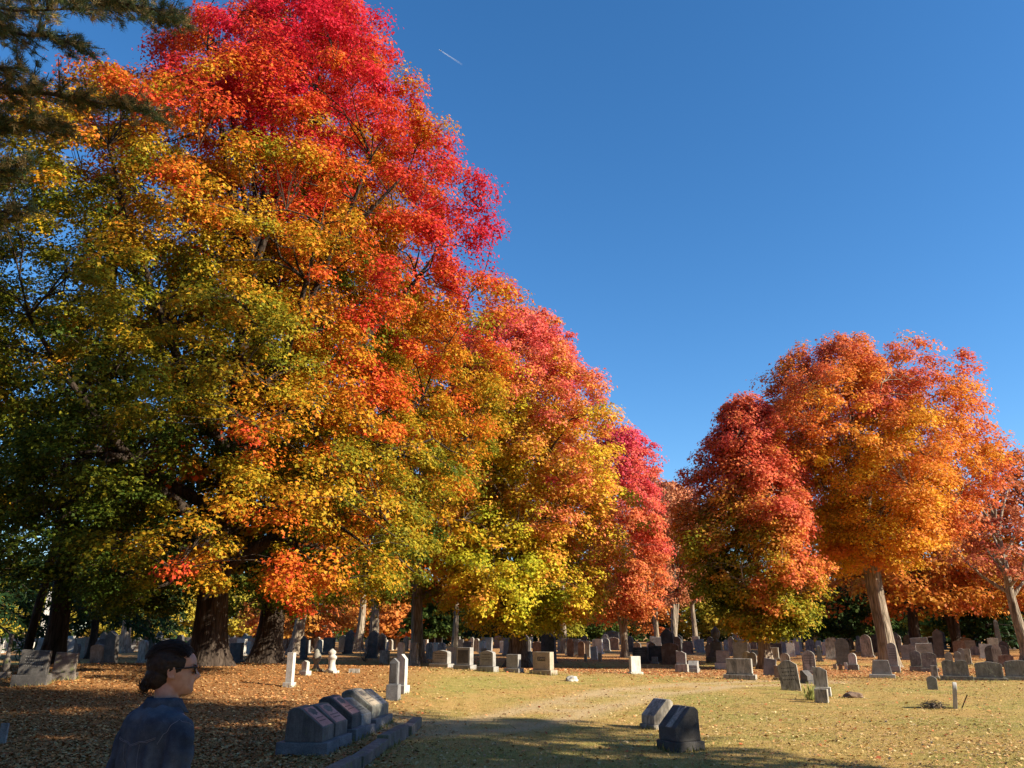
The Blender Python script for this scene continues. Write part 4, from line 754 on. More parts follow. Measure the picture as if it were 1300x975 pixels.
for (xc, yt, yb, kd, mt, lb) in [(401, 824, 853, 'urn', 'lichen', 'lumpy pale urn monument with dark blotches left of the draped one'), (420.5, 824, 855, 'draped', 'white', 'pale draped monument right of the blotched urn')]:
    c_, w, h, t = put(xc, yt, yb, 20); statue(c_, h, lb, kd, mt)
c_, w, h, t = put(449.5, 851, 855, 13); gravestone('rect', c_, w, max(h, .12), w*.5, 0, 'marble', 'flat pale slab lying in the leaves right of the draped monument', base=0)
# urn monument in the shade
c_, w, h, t = put(435, 771, 815, 26, -20); mo = empty('monument', (c_.x, c_.y, float(HT(c_.x, c_.y))), R(-15), 'large blue grey granite pedestal monument crowned by an urn, in the shade', 'monument'); s = h/3.2
for nm, a, z0, z1, tp in [('base', 1.9, -.2, .5, .97), ('plinth', 1.45, .502, .95, .9), ('die', 1.1, .952, 2.1, .94), ('cornice', 1.3, 2.102, 2.35, .9)]:
    bm = bmesh.new(); box_bm(bm, a*s, a*s, z0*s, z1*s, top=tp); bm_mesh(bm, nm, ST['blue'], mo, .02)
bm = bmesh.new(); lathe_bm(bm, [(.5*s, 2.352*s), (.42*s, 2.5*s), (.22*s, 2.6*s), (.18*s, 2.7*s), (.3*s, 2.82*s), (.3*s, 2.92*s), (.14*s, 3.0*s), (.1*s, 3.1*s), (.03*s, 3.2*s)], 16); bm_mesh(bm, 'urn', ST['blue'], mo, 0, True)
# dark pedestal with an urn
c_, w, h, t = put(911, 795, 842, 25, -24); mo = empty('monument', (c_.x, c_.y, float(HT(c_.x, c_.y))), R(-24), 'dark stepped pedestal monument with a tall dark urn, left of the red and green maple', 'monument'); s = h/2.0
for nm, a, z0, z1, tp in [('base', 1.1, -.1, .35, .98), ('plinth', .85, .352, .6, .95), ('die', .62, .602, 1.15, .95)]:
    bm = bmesh.new(); box_bm(bm, a*s, a*s, z0*s, z1*s, top=tp); bm_mesh(bm, nm, ST['dark'], mo, .02)
bm = bmesh.new(); lathe_bm(bm, [(.26*s, 1.152*s), (.14*s, 1.25*s), (.24*s, 1.45*s), (.27*s, 1.65*s), (.22*s, 1.8*s), (.12*s, 1.9*s), (.03*s, 2.0*s)], 14); bm_mesh(bm, 'urn', ST['dark'], mo, 0, True)
# obelisks and columns
def obelisk(xc, yt, yb, wp, mat, label, yaw=-20):
    c_, w, h, t = put(xc, yt, yb, wp, yaw, 1.0); root = empty('obelisk', (c_.x, c_.y, float(HT(c_.x, c_.y))), R(yaw), label, 'obelisk')
    bm = bmesh.new(); box_bm(bm, w*1.35, w*1.35, -.1, h*.1); bm_mesh(bm, 'base', ST[mat], root, .02)
    bm = bmesh.new(); box_bm(bm, w*.95, w*.95, h*.1+.002, h*.93, top=.62); bm_mesh(bm, 'shaft', ST[mat], root, .01)
    bm = bmesh.new(); box_bm(bm, w*.95*.62, w*.95*.62, h*.93+.002, h, top=.05); bm_mesh(bm, 'tip', ST[mat], root); return root
obelisk(54, 748, 820, 14, 'white', 'tall bright white obelisk behind the dark left pine trunk', 20)
obelisk(1270.5, 786, 830, 9, 'dark', 'dark tapering obelisk among the right hand graves')
obelisk(1041, 819, 840, 7, 'dark', 'short dark column on a base behind the curved pointed stone')
obelisk(74, 790, 815, 4, 'white', 'thin white shaft close to the dark left pine trunk')
obelisk(372, 775, 818, 6, 'white', 'thin white obelisk far behind the slim white post stone')
c_, w, h, t = put(5, 805, 862, 13, 0, 1.0); mo = empty('monument', (c_.x, c_.y, float(HT(c_.x, c_.y))), 0, 'grey column monument cut by the left edge of the photo', 'monument')
bm = bmesh.new(); box_bm(bm, w*1.1, w*1.1, -.1, h*.14); bm_mesh(bm, 'base', ST['mossy'], mo, .02)
bm = bmesh.new(); lathe_bm(bm, [(w*.44, h*.142), (w*.5, h*.3), (w*.42, h*.42), (w*.28, h*.46), (w*.24, h*.9), (w*.33, h*.93), (w*.33, h)], 16); bm_mesh(bm, 'column', ST['mossy'], mo, 0, True)
# dark tomb house with a pale side block, and pale blocks beyond
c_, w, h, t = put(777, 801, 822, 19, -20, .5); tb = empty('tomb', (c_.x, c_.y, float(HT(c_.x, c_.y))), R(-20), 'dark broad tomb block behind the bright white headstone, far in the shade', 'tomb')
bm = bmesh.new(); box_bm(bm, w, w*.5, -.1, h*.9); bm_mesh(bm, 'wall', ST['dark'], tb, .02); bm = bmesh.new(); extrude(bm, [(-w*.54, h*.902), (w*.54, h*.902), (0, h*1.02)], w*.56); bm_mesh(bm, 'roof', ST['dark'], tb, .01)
for (xc, yt, yb, wp, mt, lb) in [(785, 803, 818, 7, 'white', 'bright white square stone at the right end of the dark tomb'), (830, 808, 821, 9, 'white', 'left one of two bright white blocks behind the slim pale stems'), (841, 808, 821, 7, 'white', 'right one of two bright white blocks behind the slim pale stems'), (766, 810, 820, 3, 'white', 'bright narrow stone at the left end of the dark tomb'),
     (863, 808, 821, 5, 'white', 'small bright stone just right of the two bright white blocks'), (882, 809, 822, 5, 'marble', 'small arched bright stone left of the dark stepped pedestal'), (84, 786, 813, 11, 'blue', 'blue grey upright block right of the dark left pine trunk'), (1259.5, 811, 822, 8, 'white', 'bright square stone in front of the dark obelisk'),
     (1102, 806, 818, 10, 'white', 'bright low white stone left of the thick trunk in the shade'), (141, 797, 811, 7, 'white', 'small white stone on the left, near the sunlit trunk'), (149, 797, 811, 5, 'marble', 'small pale stone touching the sunlit white trunk'), (118, 794, 811, 4, 'white', 'thin white stone left of the sunlit white trunk')]:
    c_, w, h, t = put(xc, yt, yb, wp, -24, .5); gravestone('rect' if wp > 4 and mt != 'marble' else 'arch', c_, w, h, t, R(-24), mt, lb, base=0)

# rows of distant gravestones: a few shapes copied along staggered rows
protos = []
rr = random.Random(21)
for kd, mt, w, h in [('arch', 'marble', .55, 1.0), ('rect', 'dark', .9, .95), ('arch', 'dark', .6, 1.1), ('rect', 'granite', .7, 1.0), ('gothic', 'marble', .55, 1.2), ('crest', 'brown', .8, .95), ('rect', 'white', .5, .85), ('point', 'dark', .6, 1.5)]:
    bm = bmesh.new(); extrude(bm, front_outline(kd, w, h, .12), .22); box_bm(bm, w*1.2, .36, -.1, .118); bmesh.ops.recalc_face_normals(bm, faces=bm.faces); me = bpy.data.meshes.new('gravestone'); bm.to_mesh(me); bm.free(); me.materials.append(ST[mt]); protos.append((me, mt, kd))
words = {'marble': 'pale weathered', 'dark': 'dark', 'granite': 'grey', 'brown': 'brownish', 'white': 'white'}; shp = {'arch': 'round topped', 'rect': 'square topped', 'gothic': 'pointed', 'crest': 'low crested', 'point': 'tall peaked'}
cnt = 0; seen = set()
for row in range(11):
    D = 44+row*4.6+rr.uniform(-.6, .6); xm = D*.72; x_ = -xm
    while x_ < xm:
        x_ += rr.choice([1.6, 2.0, 2.6, 3.4, 5.0])*(1.15 if row < 3 else 0.95)
        if rr.random() < (.42 if D < 55 else .25): continue
        if abs(x_-x2) < 1.2 and abs(D-D2) < 3: continue
        if D < 52 and x_ < 8 and x_ > -14 and rr.random() < .7: continue
        if cnt >= 285: break
        y_ = D+rr.uniform(-.8, .8); fx = 650+F_PX*x_/(y_*math.cos(PITCH)-CAM_H*math.sin(PITCH)); dist_ = 'first second third fourth fifth sixth seventh eighth ninth tenth eleventh'.split()[row]
        for _t in range(30):
            me, mt, kd = protos[rr.randrange(len(protos)) if rr.random() < .8 else rr.choice([0, 3, 6])]; lb = f'{words[mt]} {shp[kd]} stone in {dist_} shaded row, {whereabouts(fx)}'
            if lb not in seen and len(lb.split()) <= 16: break
        seen.add(lb)
        o = bpy.data.objects.new('gravestone', me); COL.objects.link(o); o.location = (x_, y_, float(HT(x_, y_))-.02); s = rr.uniform(.8, 1.25)
        o.scale = (s*rr.uniform(.85, 1.2), s, s); o.rotation_euler = (R(rr.uniform(-3, 3)), R(rr.uniform(-4, 4)), R(-26+rr.uniform(-8, 8)))
        setp(o, lb, 'gravestone', 'gravestones of the distant shaded rows'); cnt += 1

# far stone wall on the left
wl_ = []
bm = bmesh.new()
for i in range(46):
    x0_ = -66+i*1.05; hh = 1.15+.06*math.sin(i*1.7); box_bm(bm, 1.04, .5, -.2, hh, off=(x0_, 74+.12*i))
o = bm_mesh(bm, 'stone_wall', ST['granite'], None, .02); setp(o, 'long low grey stone wall at the far left end of the cemetery', 'wall')

# rocks, debris, plant, leaning stake
def rock(P, s, mat, label, seed, sq=(1, .8, .55), name='rock'):
    bm = bmesh.new(); bmesh.ops.create_icosphere(bm, subdivisions=3, radius=1.0)
    for v in bm.verts:
        d = v.co.normalized(); f_ = 1+.28*mnoise.noise(d*1.6+Vector((seed*3.1, 0, 0)))+.1*mnoise.noise(d*5+Vector((0, seed, 0))); v.co = Vector((d.x*sq[0], d.y*sq[1], d.z*sq[2]))*f_*s
    o = bm_mesh(bm, name, ST[mat], None, 0, False); o.location = (P[0], P[1], float(HT(P[0], P[1]))+s*sq[2]*.45); setp(o, label, 'rock'); return o
p = at(726, 865); rock(p, .2, 'white', 'small whitish rock lying on the lawn right of the tan headstone', 2)
p = at(1083.5, 886); rock(p, .2, 'brown', 'brown flat rock lying on the grass right of the marble tablet', 5, (1.25, .8, .5))
p = at(1186, 899); br = empty('brush_pile', (p.x, p.y, float(HT(p.x, p.y))), 0, 'small pile of grey dead twigs lying on the grass', 'brush pile')
rg = np.random.default_rng(4); LL = []
for i in range(90):
    c0 = np.array([rg.normal()*.1, rg.normal()*.12, abs(rg.normal())*.05+.02]); d = rand_unit(1, rg)[0]*np.array([1, 1, .35])*.15; LL.append((np.array([c0-d, c0+rg.normal(size=3)*.01, c0+d]), np.array([.006, .005, .002])))
V_, F_ = tube_arrays(LL, 4); link('twigs', np_mesh('twigs', V_, F_.ravel(), 4), M_BARK_PALE, br)
p = at(1213, 899); q = onplane(1209, 870, p.y); sk = empty('marker_slab', (p.x, p.y, float(HT(p.x, p.y))), R(64), 'thin white slab seen edge on, leaning left on the open grass', 'marker')
bm = bmesh.new(); extrude(bm, front_outline('arch', .3, .66, -.12), .075); o = bm_mesh(bm, 'slab', ST['white'], sk, .008); o.rotation_euler = (R(6), R(-5), 0)
bm = bmesh.new(); box_bm(bm, .02, .02, 0, .34); o = bm_mesh(bm, 'stick', M_BARK_DARK, sk); o.location = (-.02, -.12, 0); o.rotation_euler = (R(25), R(-20), 0)
p = at(1030, 889); pl = empty('yucca_plant', (p.x, p.y, float(HT(p.x, p.y))), 0, 'tuft of long pale green leaves beside the short square marker', 'plant')
A_ = np.stack([rg.normal(size=46)*.45, rg.normal(size=46)*.45, np.ones(46)], 1); N_ = np.cross(A_, rand_unit(46, rg)); cols = np.array([.3, .32, .1])*rg.uniform(.6, 1.3, (46, 1))
link('leaves', leaf_mesh('leaves', rg.normal(size=(46, 3))*np.array([.05, .05, 0]), N_, .42*rg.uniform(.5, 1.1, 46), cols, np.array([(-.04, 0, 0), (.04, 0, 0), (.03, .6, .05), (0, 1, .0), (-.03, .6, .05)]), along=A_, rg=rg), M_LEAF, pl)
p = at(463, 840); sh = empty('bare_shrub', (p.x, p.y, float(HT(p.x, p.y))), 0, 'thin leafless shrub in front of the urn monument', 'shrub'); LL = []
for i in range(16):
    a0 = rg.normal(size=2)*.55; s = np.linspace(0, 1, 6)[:, None]; e = np.array([a0[0], a0[1], rg.uniform(.7, 1.3)]); P_ = e*s+rg.normal(size=(6, 3))*.03; LL.append((P_, .012*(1-.8*s[:, 0])))
    for k in range(4):
        j = rg.integers(2, 6); LL.append((np.array([P_[j], P_[j]+rg.normal(size=3)*.1+[0, 0, .12], P_[j]+rg.normal(size=3)*.16+[0, 0, .25]]), np.array([.006, .004, .002])))
V_, F_ = tube_arrays(LL, 4); link('stems', np_mesh('stems', V_, F_.ravel(), 4), M_BARK, sh)

# longer unmown grass round the foot of each nearer stone
rg = np.random.default_rng(31); PP, AA, CC, SS = [], [], [], []
for o in list(COL.objects):
    if o.parent or o.get('category') not in ('gravestone', 'monument', 'kerb') or o.location.y > 46 or o.type != 'EMPTY': continue
    hs_ = [c for c in o.children if c.type == 'MESH']; bx = [v for c in hs_ if c.name.startswith(('base', 'headstone', 'kerb_block')) for v in [((c.matrix_local if o.get('category') == 'kerb' else Matrix.Identity(4)) @ Vector(k)) for k in c.bound_box]]
    if not bx: continue
    x0_, x1_ = min(v.x for v in bx), max(v.x for v in bx); y0_, y1_ = min(v.y for v in bx), max(v.y for v in bx); per_ = 2*(x1_-x0_+y1_-y0_); m_ = int(per_*70)
    u = rg.random(m_)*per_; X_ = np.empty(m_); Y_ = np.empty(m_)
    for i in range(m_):
        q = u[i]
        if q < x1_-x0_: X_[i], Y_[i] = x0_+q, y0_
        elif q < 2*(x1_-x0_): X_[i], Y_[i] = x0_+q-(x1_-x0_), y1_
        elif q < 2*(x1_-x0_)+(y1_-y0_): X_[i], Y_[i] = x0_, y0_+q-2*(x1_-x0_)
        else: X_[i], Y_[i] = x1_, y0_+q-2*(x1_-x0_)-(y1_-y0_)
    X_ += rg.normal(size=m_)*.025; Y_ += rg.normal(size=m_)*.025; c, s = math.cos(o.rotation_euler.z), math.sin(o.rotation_euler.z); gx_ = o.location.x+X_*c-Y_*s; gy_ = o.location.y+X_*s+Y_*c
    PP.append(np.stack([gx_, gy_, HT(gx_, gy_)-.005], 1)); A_ = rg.normal(size=(m_, 3))*.4; A_[:, 2] = 1; AA.append(A_); CC.append(np.where(rg.random((m_, 1)) < .5, [[.42, .34, .13]], [[.2, .22, .06]])*rg.uniform(.7, 1.2, (m_, 1))); SS.append(rg.uniform(.05, .15, m_)*rg.uniform(.5, 1))
PP, AA, CC, SS = map(np.concatenate, (PP, AA, CC, SS)); me = leaf_mesh('tall_grass', PP, np.cross(AA, rand_unit(len(AA), rg)), SS, CC, T_BL, along=AA, rg=rg)
setp(link('tall_grass', me, M_GRASS), 'longer uncut grass growing round the feet of the gravestones', 'grass', kind='stuff')
# ------------------------------------------------------------------ the person
def simple_mat(name, col, rough=0.6, spec=0.4, sss=0.0):
    m, n, l, b = new_mat(name); b.inputs['Base Color'].default_value = (*col, 1); b.inputs['Roughness'].default_value = rough; b.inputs['Specular IOR Level'].default_value = spec
    if sss: b.inputs['Subsurface Weight'].default_value = sss; b.inputs['Subsurface Radius'].default_value = (.012, .004, .002); b.inputs['Subsurface Scale'].default_value = 1.0
    return m
M_SKIN, n, l, b = new_mat('skin'); t_ = noise_node(n, l, 30, 4, .6)
l.new(ramp(n, l, t_.outputs[0], [(.35, (.46, .23, .15)), (.65, (.54, .3, .21))]).outputs[0], b.inputs['Base Color']); b.inputs['Roughness'].default_value = .5; b.inputs['Subsurface Weight'].default_value = .15; b.inputs['Subsurface Scale'].default_value = .01
M_HAIR, n, l, b = new_mat('dark_hair'); t_ = noise_node(n, l, 60, 4, .6, stretch=(1, .25, 1)); l.new(ramp(n, l, t_.outputs[0], [(.3, (.01, .007, .006)), (.7, (.04, .026, .02))]).outputs[0], b.inputs['Base Color']); b.inputs['Roughness'].default_value = .62; b.inputs['Specular IOR Level'].default_value = .25; bump(n, l, t_.outputs[0], b, .6, .004)
M_DENIM, n, l, b = new_mat('denim'); t_ = noise_node(n, l, 9, 5, .6); f_ = noise_node(n, l, 420, 2, .5)
c_ = ramp(n, l, t_.outputs[0], [(.3, (.026, .036, .058)), (.5, (.052, .07, .102)), (.7, (.1, .128, .17))]); r_ = ramp(n, l, f_.outputs[0], [(.35, (.75, .75, .78)), (.65, (1.15, 1.15, 1.1))])
l.new(mixc(n, l, 1.0, c_.outputs[0], r_.outputs[0], 'MULTIPLY'), b.inputs['Base Color']); b.inputs['Roughness'].default_value = .92; b.inputs['Specular IOR Level'].default_value = .15; bump(n, l, f_.outputs[0], b, .3, .002)
M_JEAN = simple_mat('dark_jeans', (.03, .04, .07), .9, .15); M_SHOE = simple_mat('brown_leather', (.07, .04, .025), .5); M_FRAME = simple_mat('black_plastic', (.012, .01, .01), .25, .5); M_LENS = simple_mat('dark_lens', (.03, .015, .01), .08, .6); M_STITCH = simple_mat('pale_stitching', (.17, .19, .24), .9)
M_BUTTON = simple_mat('button', (.02, .02, .03), .3)

def loft(rings, cap=True):
    bm = bmesh.new(); R_ = [[bm.verts.new(p) for p in r] for r in rings]; n_ = len(rings[0])
    for A, B in zip(R_, R_[1:]):
        for i in range(n_): bm.faces.new((A[i], A[(i+1) % n_], B[(i+1) % n_], B[i]))
    if cap: bm.faces.new(R_[0][::-1]); bm.faces.new(R_[-1])
    return bm
def ell(cx, cy, z, a, b_, n_=28, p=2.0, tilt=0.0):
    out = []
    for i in range(n_):
        t = 2*math.pi*i/n_; c, s = math.cos(t), math.sin(t)
        x = a*math.copysign(abs(c)**(2/p), c); y = b_*math.copysign(abs(s)**(2/p), s); out.append((cx+x, cy+y, z+tilt*y))
    return out
def join(bms):
    out = bmesh.new()
    for b_ in bms:
        bmesh.ops.recalc_face_normals(b_, faces=b_.faces); me = bpy.data.meshes.new('tmp'); b_.to_mesh(me); b_.free(); out.from_mesh(me); bpy.data.meshes.remove(me)
    return out
def limb_bm(pts, rad, ns=16, flat=1.0):
    pts = [np.array(p, float) for p in pts]; P = [pts[0]]; Rr = [rad[0]]
    for i in range(len(pts)-1):
        for s in (.25, .5, .75, 1.0): P.append(pts[i]*(1-s)+pts[i+1]*s); Rr.append(rad[i]*(1-s)+rad[i+1]*s)
    t0 = (P[1]-P[0])/np.linalg.norm(P[1]-P[0]); t1 = (P[-1]-P[-2])/np.linalg.norm(P[-1]-P[-2])
    P = [P[0]-t0*Rr[0]*.8, P[0]-t0*Rr[0]*.45]+P+[P[-1]+t1*Rr[-1]*.5, P[-1]+t1*Rr[-1]*.85]; Rr = [Rr[0]*.45, Rr[0]*.85]+Rr+[Rr[-1]*.85, Rr[-1]*.4]
    V, Fq = tube_arrays([(np.array(P), np.array(Rr))], ns); bm = bmesh.new(); vs_ = [bm.verts.new(v) for v in V]
    for f in Fq: bm.faces.new([vs_[i] for i in f])
    bm.faces.new(vs_[:ns][::-1]); bm.faces.new(vs_[-ns:]); return bm
def ball_bm(c, r, rot=None):
    bm = bmesh.new(); bmesh.ops.create_icosphere(bm, subdivisions=3, radius=1.0); M_ = Matrix.Translation(c) @ (rot or Matrix.Identity(4)) @ Matrix.Diagonal((*r, 1))
    bmesh.ops.transform(bm, matrix=M_, verts=bm.verts); return bm
def remesh(bm, name, voxel, mat, parent, smooth_it=2, disp=None):
    me = bpy.data.meshes.new(name); bmesh.ops.recalc_face_normals(bm, faces=bm.faces); bm.to_mesh(me); bm.free()
    o = bpy.data.objects.new(name, me); COL.objects.link(o)
    md = o.modifiers.new('r', 'REMESH'); md.mode = 'VOXEL'; md.voxel_size = voxel; md.use_smooth_shade = True
    if smooth_it: sm = o.modifiers.new('s', 'SMOOTH'); sm.factor = .5; sm.iterations = smooth_it
    dg = bpy.context.evaluated_depsgraph_get(); dg.update(); me2 = bpy.data.meshes.new_from_object(o.evaluated_get(dg)); bpy.data.objects.remove(o); me2.name = name
    if disp:
        N = len(me2.vertices); co = np.empty(N*3); me2.vertices.foreach_get('co', co); co = co.reshape(-1, 3); no = np.empty(N*3); me2.vertices.foreach_get('normal', no); no = no.reshape(-1, 3)
        co = co+no*disp(co)[:, None]; me2.vertices.foreach_set('co', co.ravel()); me2.update()
    me2.materials.clear(); return link(name, me2, mat, parent, True)

HZ = 1.455                                  # height of the chin
HEADROT = R(-36)                             # head turned to the person's right
def hx(p):                                   # head space -> body space
    c, s = math.cos(HEADROT), math.sin(HEADROT); return (p[0]*c-p[1]*s+HOFF[0], p[0]*s+p[1]*c+HOFF[1], p[2]+HZ)
HOFF = (0.0, 0.045)
hd_rings = [(-.004, .066, .0, .02), (.0, .080, -.005, .030), (.008, .090, -.018, .040), (.02, .096, -.03, .048), (.03, .096, -.038, .054), (.04, .093, -.046, .058), (.05, .094, -.055, .061), (.06, .093, -.064, .063), (.07, .092, -.073, .066), (.08, .092, -.08, .068), (.09, .092, -.086, .070),
            (.1, .091, -.091, .071), (.11, .090, -.095, .072), (.12, .091, -.098, .073), (.13, .094, -.1, .074), (.14, .097, -.101, .075), (.15, .097, -.102, .0755), (.165, .093, -.1, .075), (.18, .084, -.094, .071), (.195, .068, -.083, .063), (.208, .048, -.066, .05), (.218, .024, -.044, .033), (.223, .0, -.022, .014)]
g = lambda v, c, s: math.exp(-((v-c)/s)**2)
rings = []
for z, yf, yb, w in hd_rings:
    cy, b_ = (yf+yb)/2, (yf-yb)/2; ring = []
    for i in range(72):
        t = 2*math.pi*i/72; c, s = math.cos(t), math.sin(t); p_ = 2.25 if s > 0 else 2.05; x = w*math.copysign(abs(c)**(2/p_), c); y = cy+b_*math.copysign(abs(s)**(2/p_), s)
        if s > 0:
            nz = np.interp(z, [.06, .066, .072, .08, .088, .1, .115, .128], [0, .008, .026, .034, .031, .022, .011, .002]); y += nz*g(x, 0, .010 if z > .09 else .0135)
            y += .006*g(z, .057, .006)*g(x, 0, .02)+.0055*g(z, .045, .006)*g(x, 0, .018)-.003*g(z, .051, .003)*g(x, 0, .02)-.004*g(z, .034, .006)*g(x, 0, .02)
            y += -.011*g(z, .116, .011)*(g(x, .032, .014)+g(x, -.032, .014))+.004*g(z, .134, .007)*g(abs(x), .028, .02)+.003*g(z, .092, .012)*g(abs(x), .042, .014)
        ring.append(hx((x, y, z)))
    rings.append(ring)
root = empty('person', (0, 0, 0), 0, 'person with dark hair in a low bun, sunglasses and blue denim shirt, head turned right', 'person')
parts = [loft(rings)]
# neck, running from inside the skull down into the chest
parts.append(limb_bm([(0, .012, HZ-.12), (.0, .022, HZ-.03), hx((0, -.02, .04))], [.066, .057, .056], 20))
for s in (-1, 1):                            # ears
    rot = Matrix.Rotation(HEADROT, 4, 'Z') @ Matrix.Rotation(R(-14)*s, 4, 'Z') @ Matrix.Rotation(R(-10), 4, 'X')
    parts.append(ball_bm(hx((s*.075, -.008, .103)), (.007, .016, .028), rot))
    th = np.linspace(-.9, 3.9, 12); parts.append(limb_bm([hx((s*(.0815), -.010-.0155*math.sin(a)*1.0, .105+.026*math.cos(a))) for a in th], [.0042]*12, 8))
    parts.append(ball_bm(hx((s*.078, .002, .078)), (.005, .007, .009), rot))
    parts.append(ball_bm(hx((s*.031, .079, .116)), (.0125, .0125, .0125)))   # eyeballs under the lids
# torso, arms, legs of the body itself
tor = [(0.86, .15, .1, -.0), (.98, .135, .095, .0), (1.08, .13, .09, .005), (1.2, .15, .1, .005), (1.3, .165, .1, -.005), (1.36, .15, .085, -.01), (1.40, .09, .06, .0)]
parts.append(loft([ell(0, c, z, a, b_, 32, 2.3) for z, a, b_, c in tor]))
HIP = .88
for s in (-1, 1):
    parts.append(limb_bm([(s*.155, -.01, 1.345), (s*.215, -.03, 1.08), (s*.225, .035, .85)], [.047, .038, .026]))
    parts.append(limb_bm([(s*.085, 0, .88), (s*.092, .01, .48), (s*.095, -.01, .09)], [.078, .052, .037], 18)); parts.append(limb_bm([(s*.095, -.03, .05), (s*.105, .13, .035)], [.038, .034]))
    w_ = np.array([s*.225, .035, .85]); pa = w_+np.array([0, .02, -.085]); parts.append(limb_bm([w_, w_+np.array([0, .008, -.04]), pa], [.026, .030, .026], 14))
    for k, (dy, ln) in enumerate([(.026, .066), (.010, .075), (-.008, .07), (-.024, .055)]):
        b0 = pa+np.array([0, dy, .0]); parts.append(limb_bm([b0, b0+np.array([-s*.002, .006, -ln*.45]), b0+np.array([-s*.014, .010, -ln*.78]), b0+np.array([-s*.028, .010, -ln])], [.0092, .0085, .0078, .0065], 10))
    parts.append(limb_bm([w_+np.array([0, .02, -.03]), w_+np.array([-s*.008, .05, -.065]), w_+np.array([-s*.014, .055, -.1])], [.012, .0105, .0085], 10))
remesh(join(parts), 'body', .0042, M_SKIN, root, 1)
# hair
def curl(co):
    return np.array([.0035*mnoise.noise(Vector(c)*55)+.004*mnoise.noise(Vector(c)*22) for c in co])
hp = []; rz = Matrix.Rotation(HEADROT, 4, 'Z')
hp.append(ball_bm(hx((0, -.022, .150)), (.090, .108, .096), rz)); hp.append(ball_bm(hx((0, -.062, .085)), (.074, .064, .064), rz)); hp.append(ball_bm(hx((0, -.002, .184)), (.072, .074, .048), rz)); hp.append(ball_bm(hx((0, -.018, .165)), (.087, .084, .065), rz))
rg = np.random.default_rng(8)
for i in range(26): v = rg.normal(size=3); v /= np.linalg.norm(v); hp.append(ball_bm(hx((v[0]*.026, -.116+v[1]*.015, .05+v[2]*.025)), (.012, .011, .011)))
hp.append(ball_bm(hx((0, -.112, .052)), (.030, .024, .030), rz))
for i in range(90):                          # locks combed back to the bun
    a = rg.uniform(-1.35, 1.35); s_ = np.linspace(0, 1, 7); x0_ = math.sin(a)*.07; el0 = rg.uniform(.1, 1.0)
    P_ = []
    for q in s_:
        th = q*1.7+el0*.5+.42; rr_ = 1.07+.02*rg.normal(); yv = math.cos(th)*.10; zv = math.sin(th)*.088; P_.append(hx((x0_*(1-.55*q)*1.15*rr_*(1.05 if zv > 0 else 1), -.024+yv*rr_*math.cos(a*.5), .146+zv*math.cos(a)**.6*rr_ if math.cos(a) > 0 else .146)))
    hp.append(limb_bm(P_, [.004]*7, 6))
hr = remesh(join(hp), 'hair', .0045, M_HAIR, root, 0, curl)
sl_ = []
for i in range(260):                         # loose strands over the cap of hair
    a = rg.uniform(-1.45, 1.45); q_ = np.linspace(0, 1, 9); th = q_*1.75+rg.uniform(-.08, .8); rr_ = 1.045+.02*rg.random()+.03*rg.random()*q_
    P_ = np.array([hx((math.sin(a)*.088*r_*(1-.5*q), -.022+math.cos(t+.5)*.108*r_*math.cos(a*.45), .150+math.sin(min(t+.5, 3.3))*.096*r_*max(math.cos(a), .0)**.5)) for q, t, r_ in zip(q_, th, rr_)]); sl_.append((P_+rg.normal(size=(9, 3))*.0012, np.full(9, .0011)))
for i in range(120):                         # curls round the bun and nape
    c0 = np.array([rg.normal()*.022, -.114+rg.normal()*.012, .052+rg.normal()*.02]); r0_ = rg.uniform(.008, .02); ax = rand_unit(1, rg)[0]; e1 = np.cross(ax, [0, 0, 1.0]); e1 /= np.linalg.norm(e1); e2 = np.cross(ax, e1)
    P_ = np.array([hx(tuple(c0+e1*math.cos(t)*r0_*1.3+e2*math.sin(t)*r0_*1.3)) for t in np.linspace(0, 4, 8)]); sl_.append((P_, np.full(8, .0012)))
V_, F_ = tube_arrays(sl_, 4); link('strands', np_mesh('strands', V_, F_.ravel(), 4, smooth=True), M_HAIR, hr)
# sunglasses: frame, two temples, two lenses
def tube_obj(name, lines, mat, parent, ns=8): V, Fq = tube_arrays(lines, ns); return link(name, np_mesh(name, V, Fq.ravel(), 4, smooth=True), mat, parent)
fl = []
for s in (-1, 1):
    th = np.linspace(0, 2*math.pi, 25); fl.append((np.array([hx((s*.034+.026*math.copysign(abs(math.cos(a))**.7, math.cos(a)), .1015-.006*abs(math.cos(a)), .115+.020*math.copysign(abs(math.sin(a))**.75, math.sin(a)))) for a in th]), np.full(25, .0028)))
    fl.append((np.array([hx((s*.061, .101, .127)), hx((s*.071, .092, .126)), hx((s*.0775, .05, .122)), hx((s*.0795, .0, .120)), hx((s*.080, -.02, .112)), hx((s*.079, -.03, .098))]), np.array([.0045, .0045, .0036, .003, .0028, .0025])))
fl.append((np.array([hx((-.01, .113, .122)), hx((0, .116, .124)), hx((.01, .113, .122))]), np.full(3, .0028)))
gl = tube_obj('sunglasses', fl, M_FRAME, root)
for s in (-1, 1):
    bm = bmesh.new(); vv = [bm.verts.new(hx((s*.034+.025*math.copysign(abs(math.cos(a))**.7, math.cos(a)), .1012-.006*abs(math.cos(a)), .115+.019*math.copysign(abs(math.sin(a))**.75, math.sin(a))))) for a in np.linspace(0, 2*math.pi, 24, endpoint=False)]
    bm.faces.new(vv); r_ = bmesh.ops.extrude_face_region(bm, geom=list(bm.faces)); mv = [v for v in r_['geom'] if isinstance(v, bmesh.types.BMVert)]; dvv = Vector(hx((0, .0015, 0)))-Vector(hx((0, 0, 0)))
    bmesh.ops.translate(bm, vec=dvv, verts=mv); bm_mesh(bm, 'lens', M_LENS, gl)
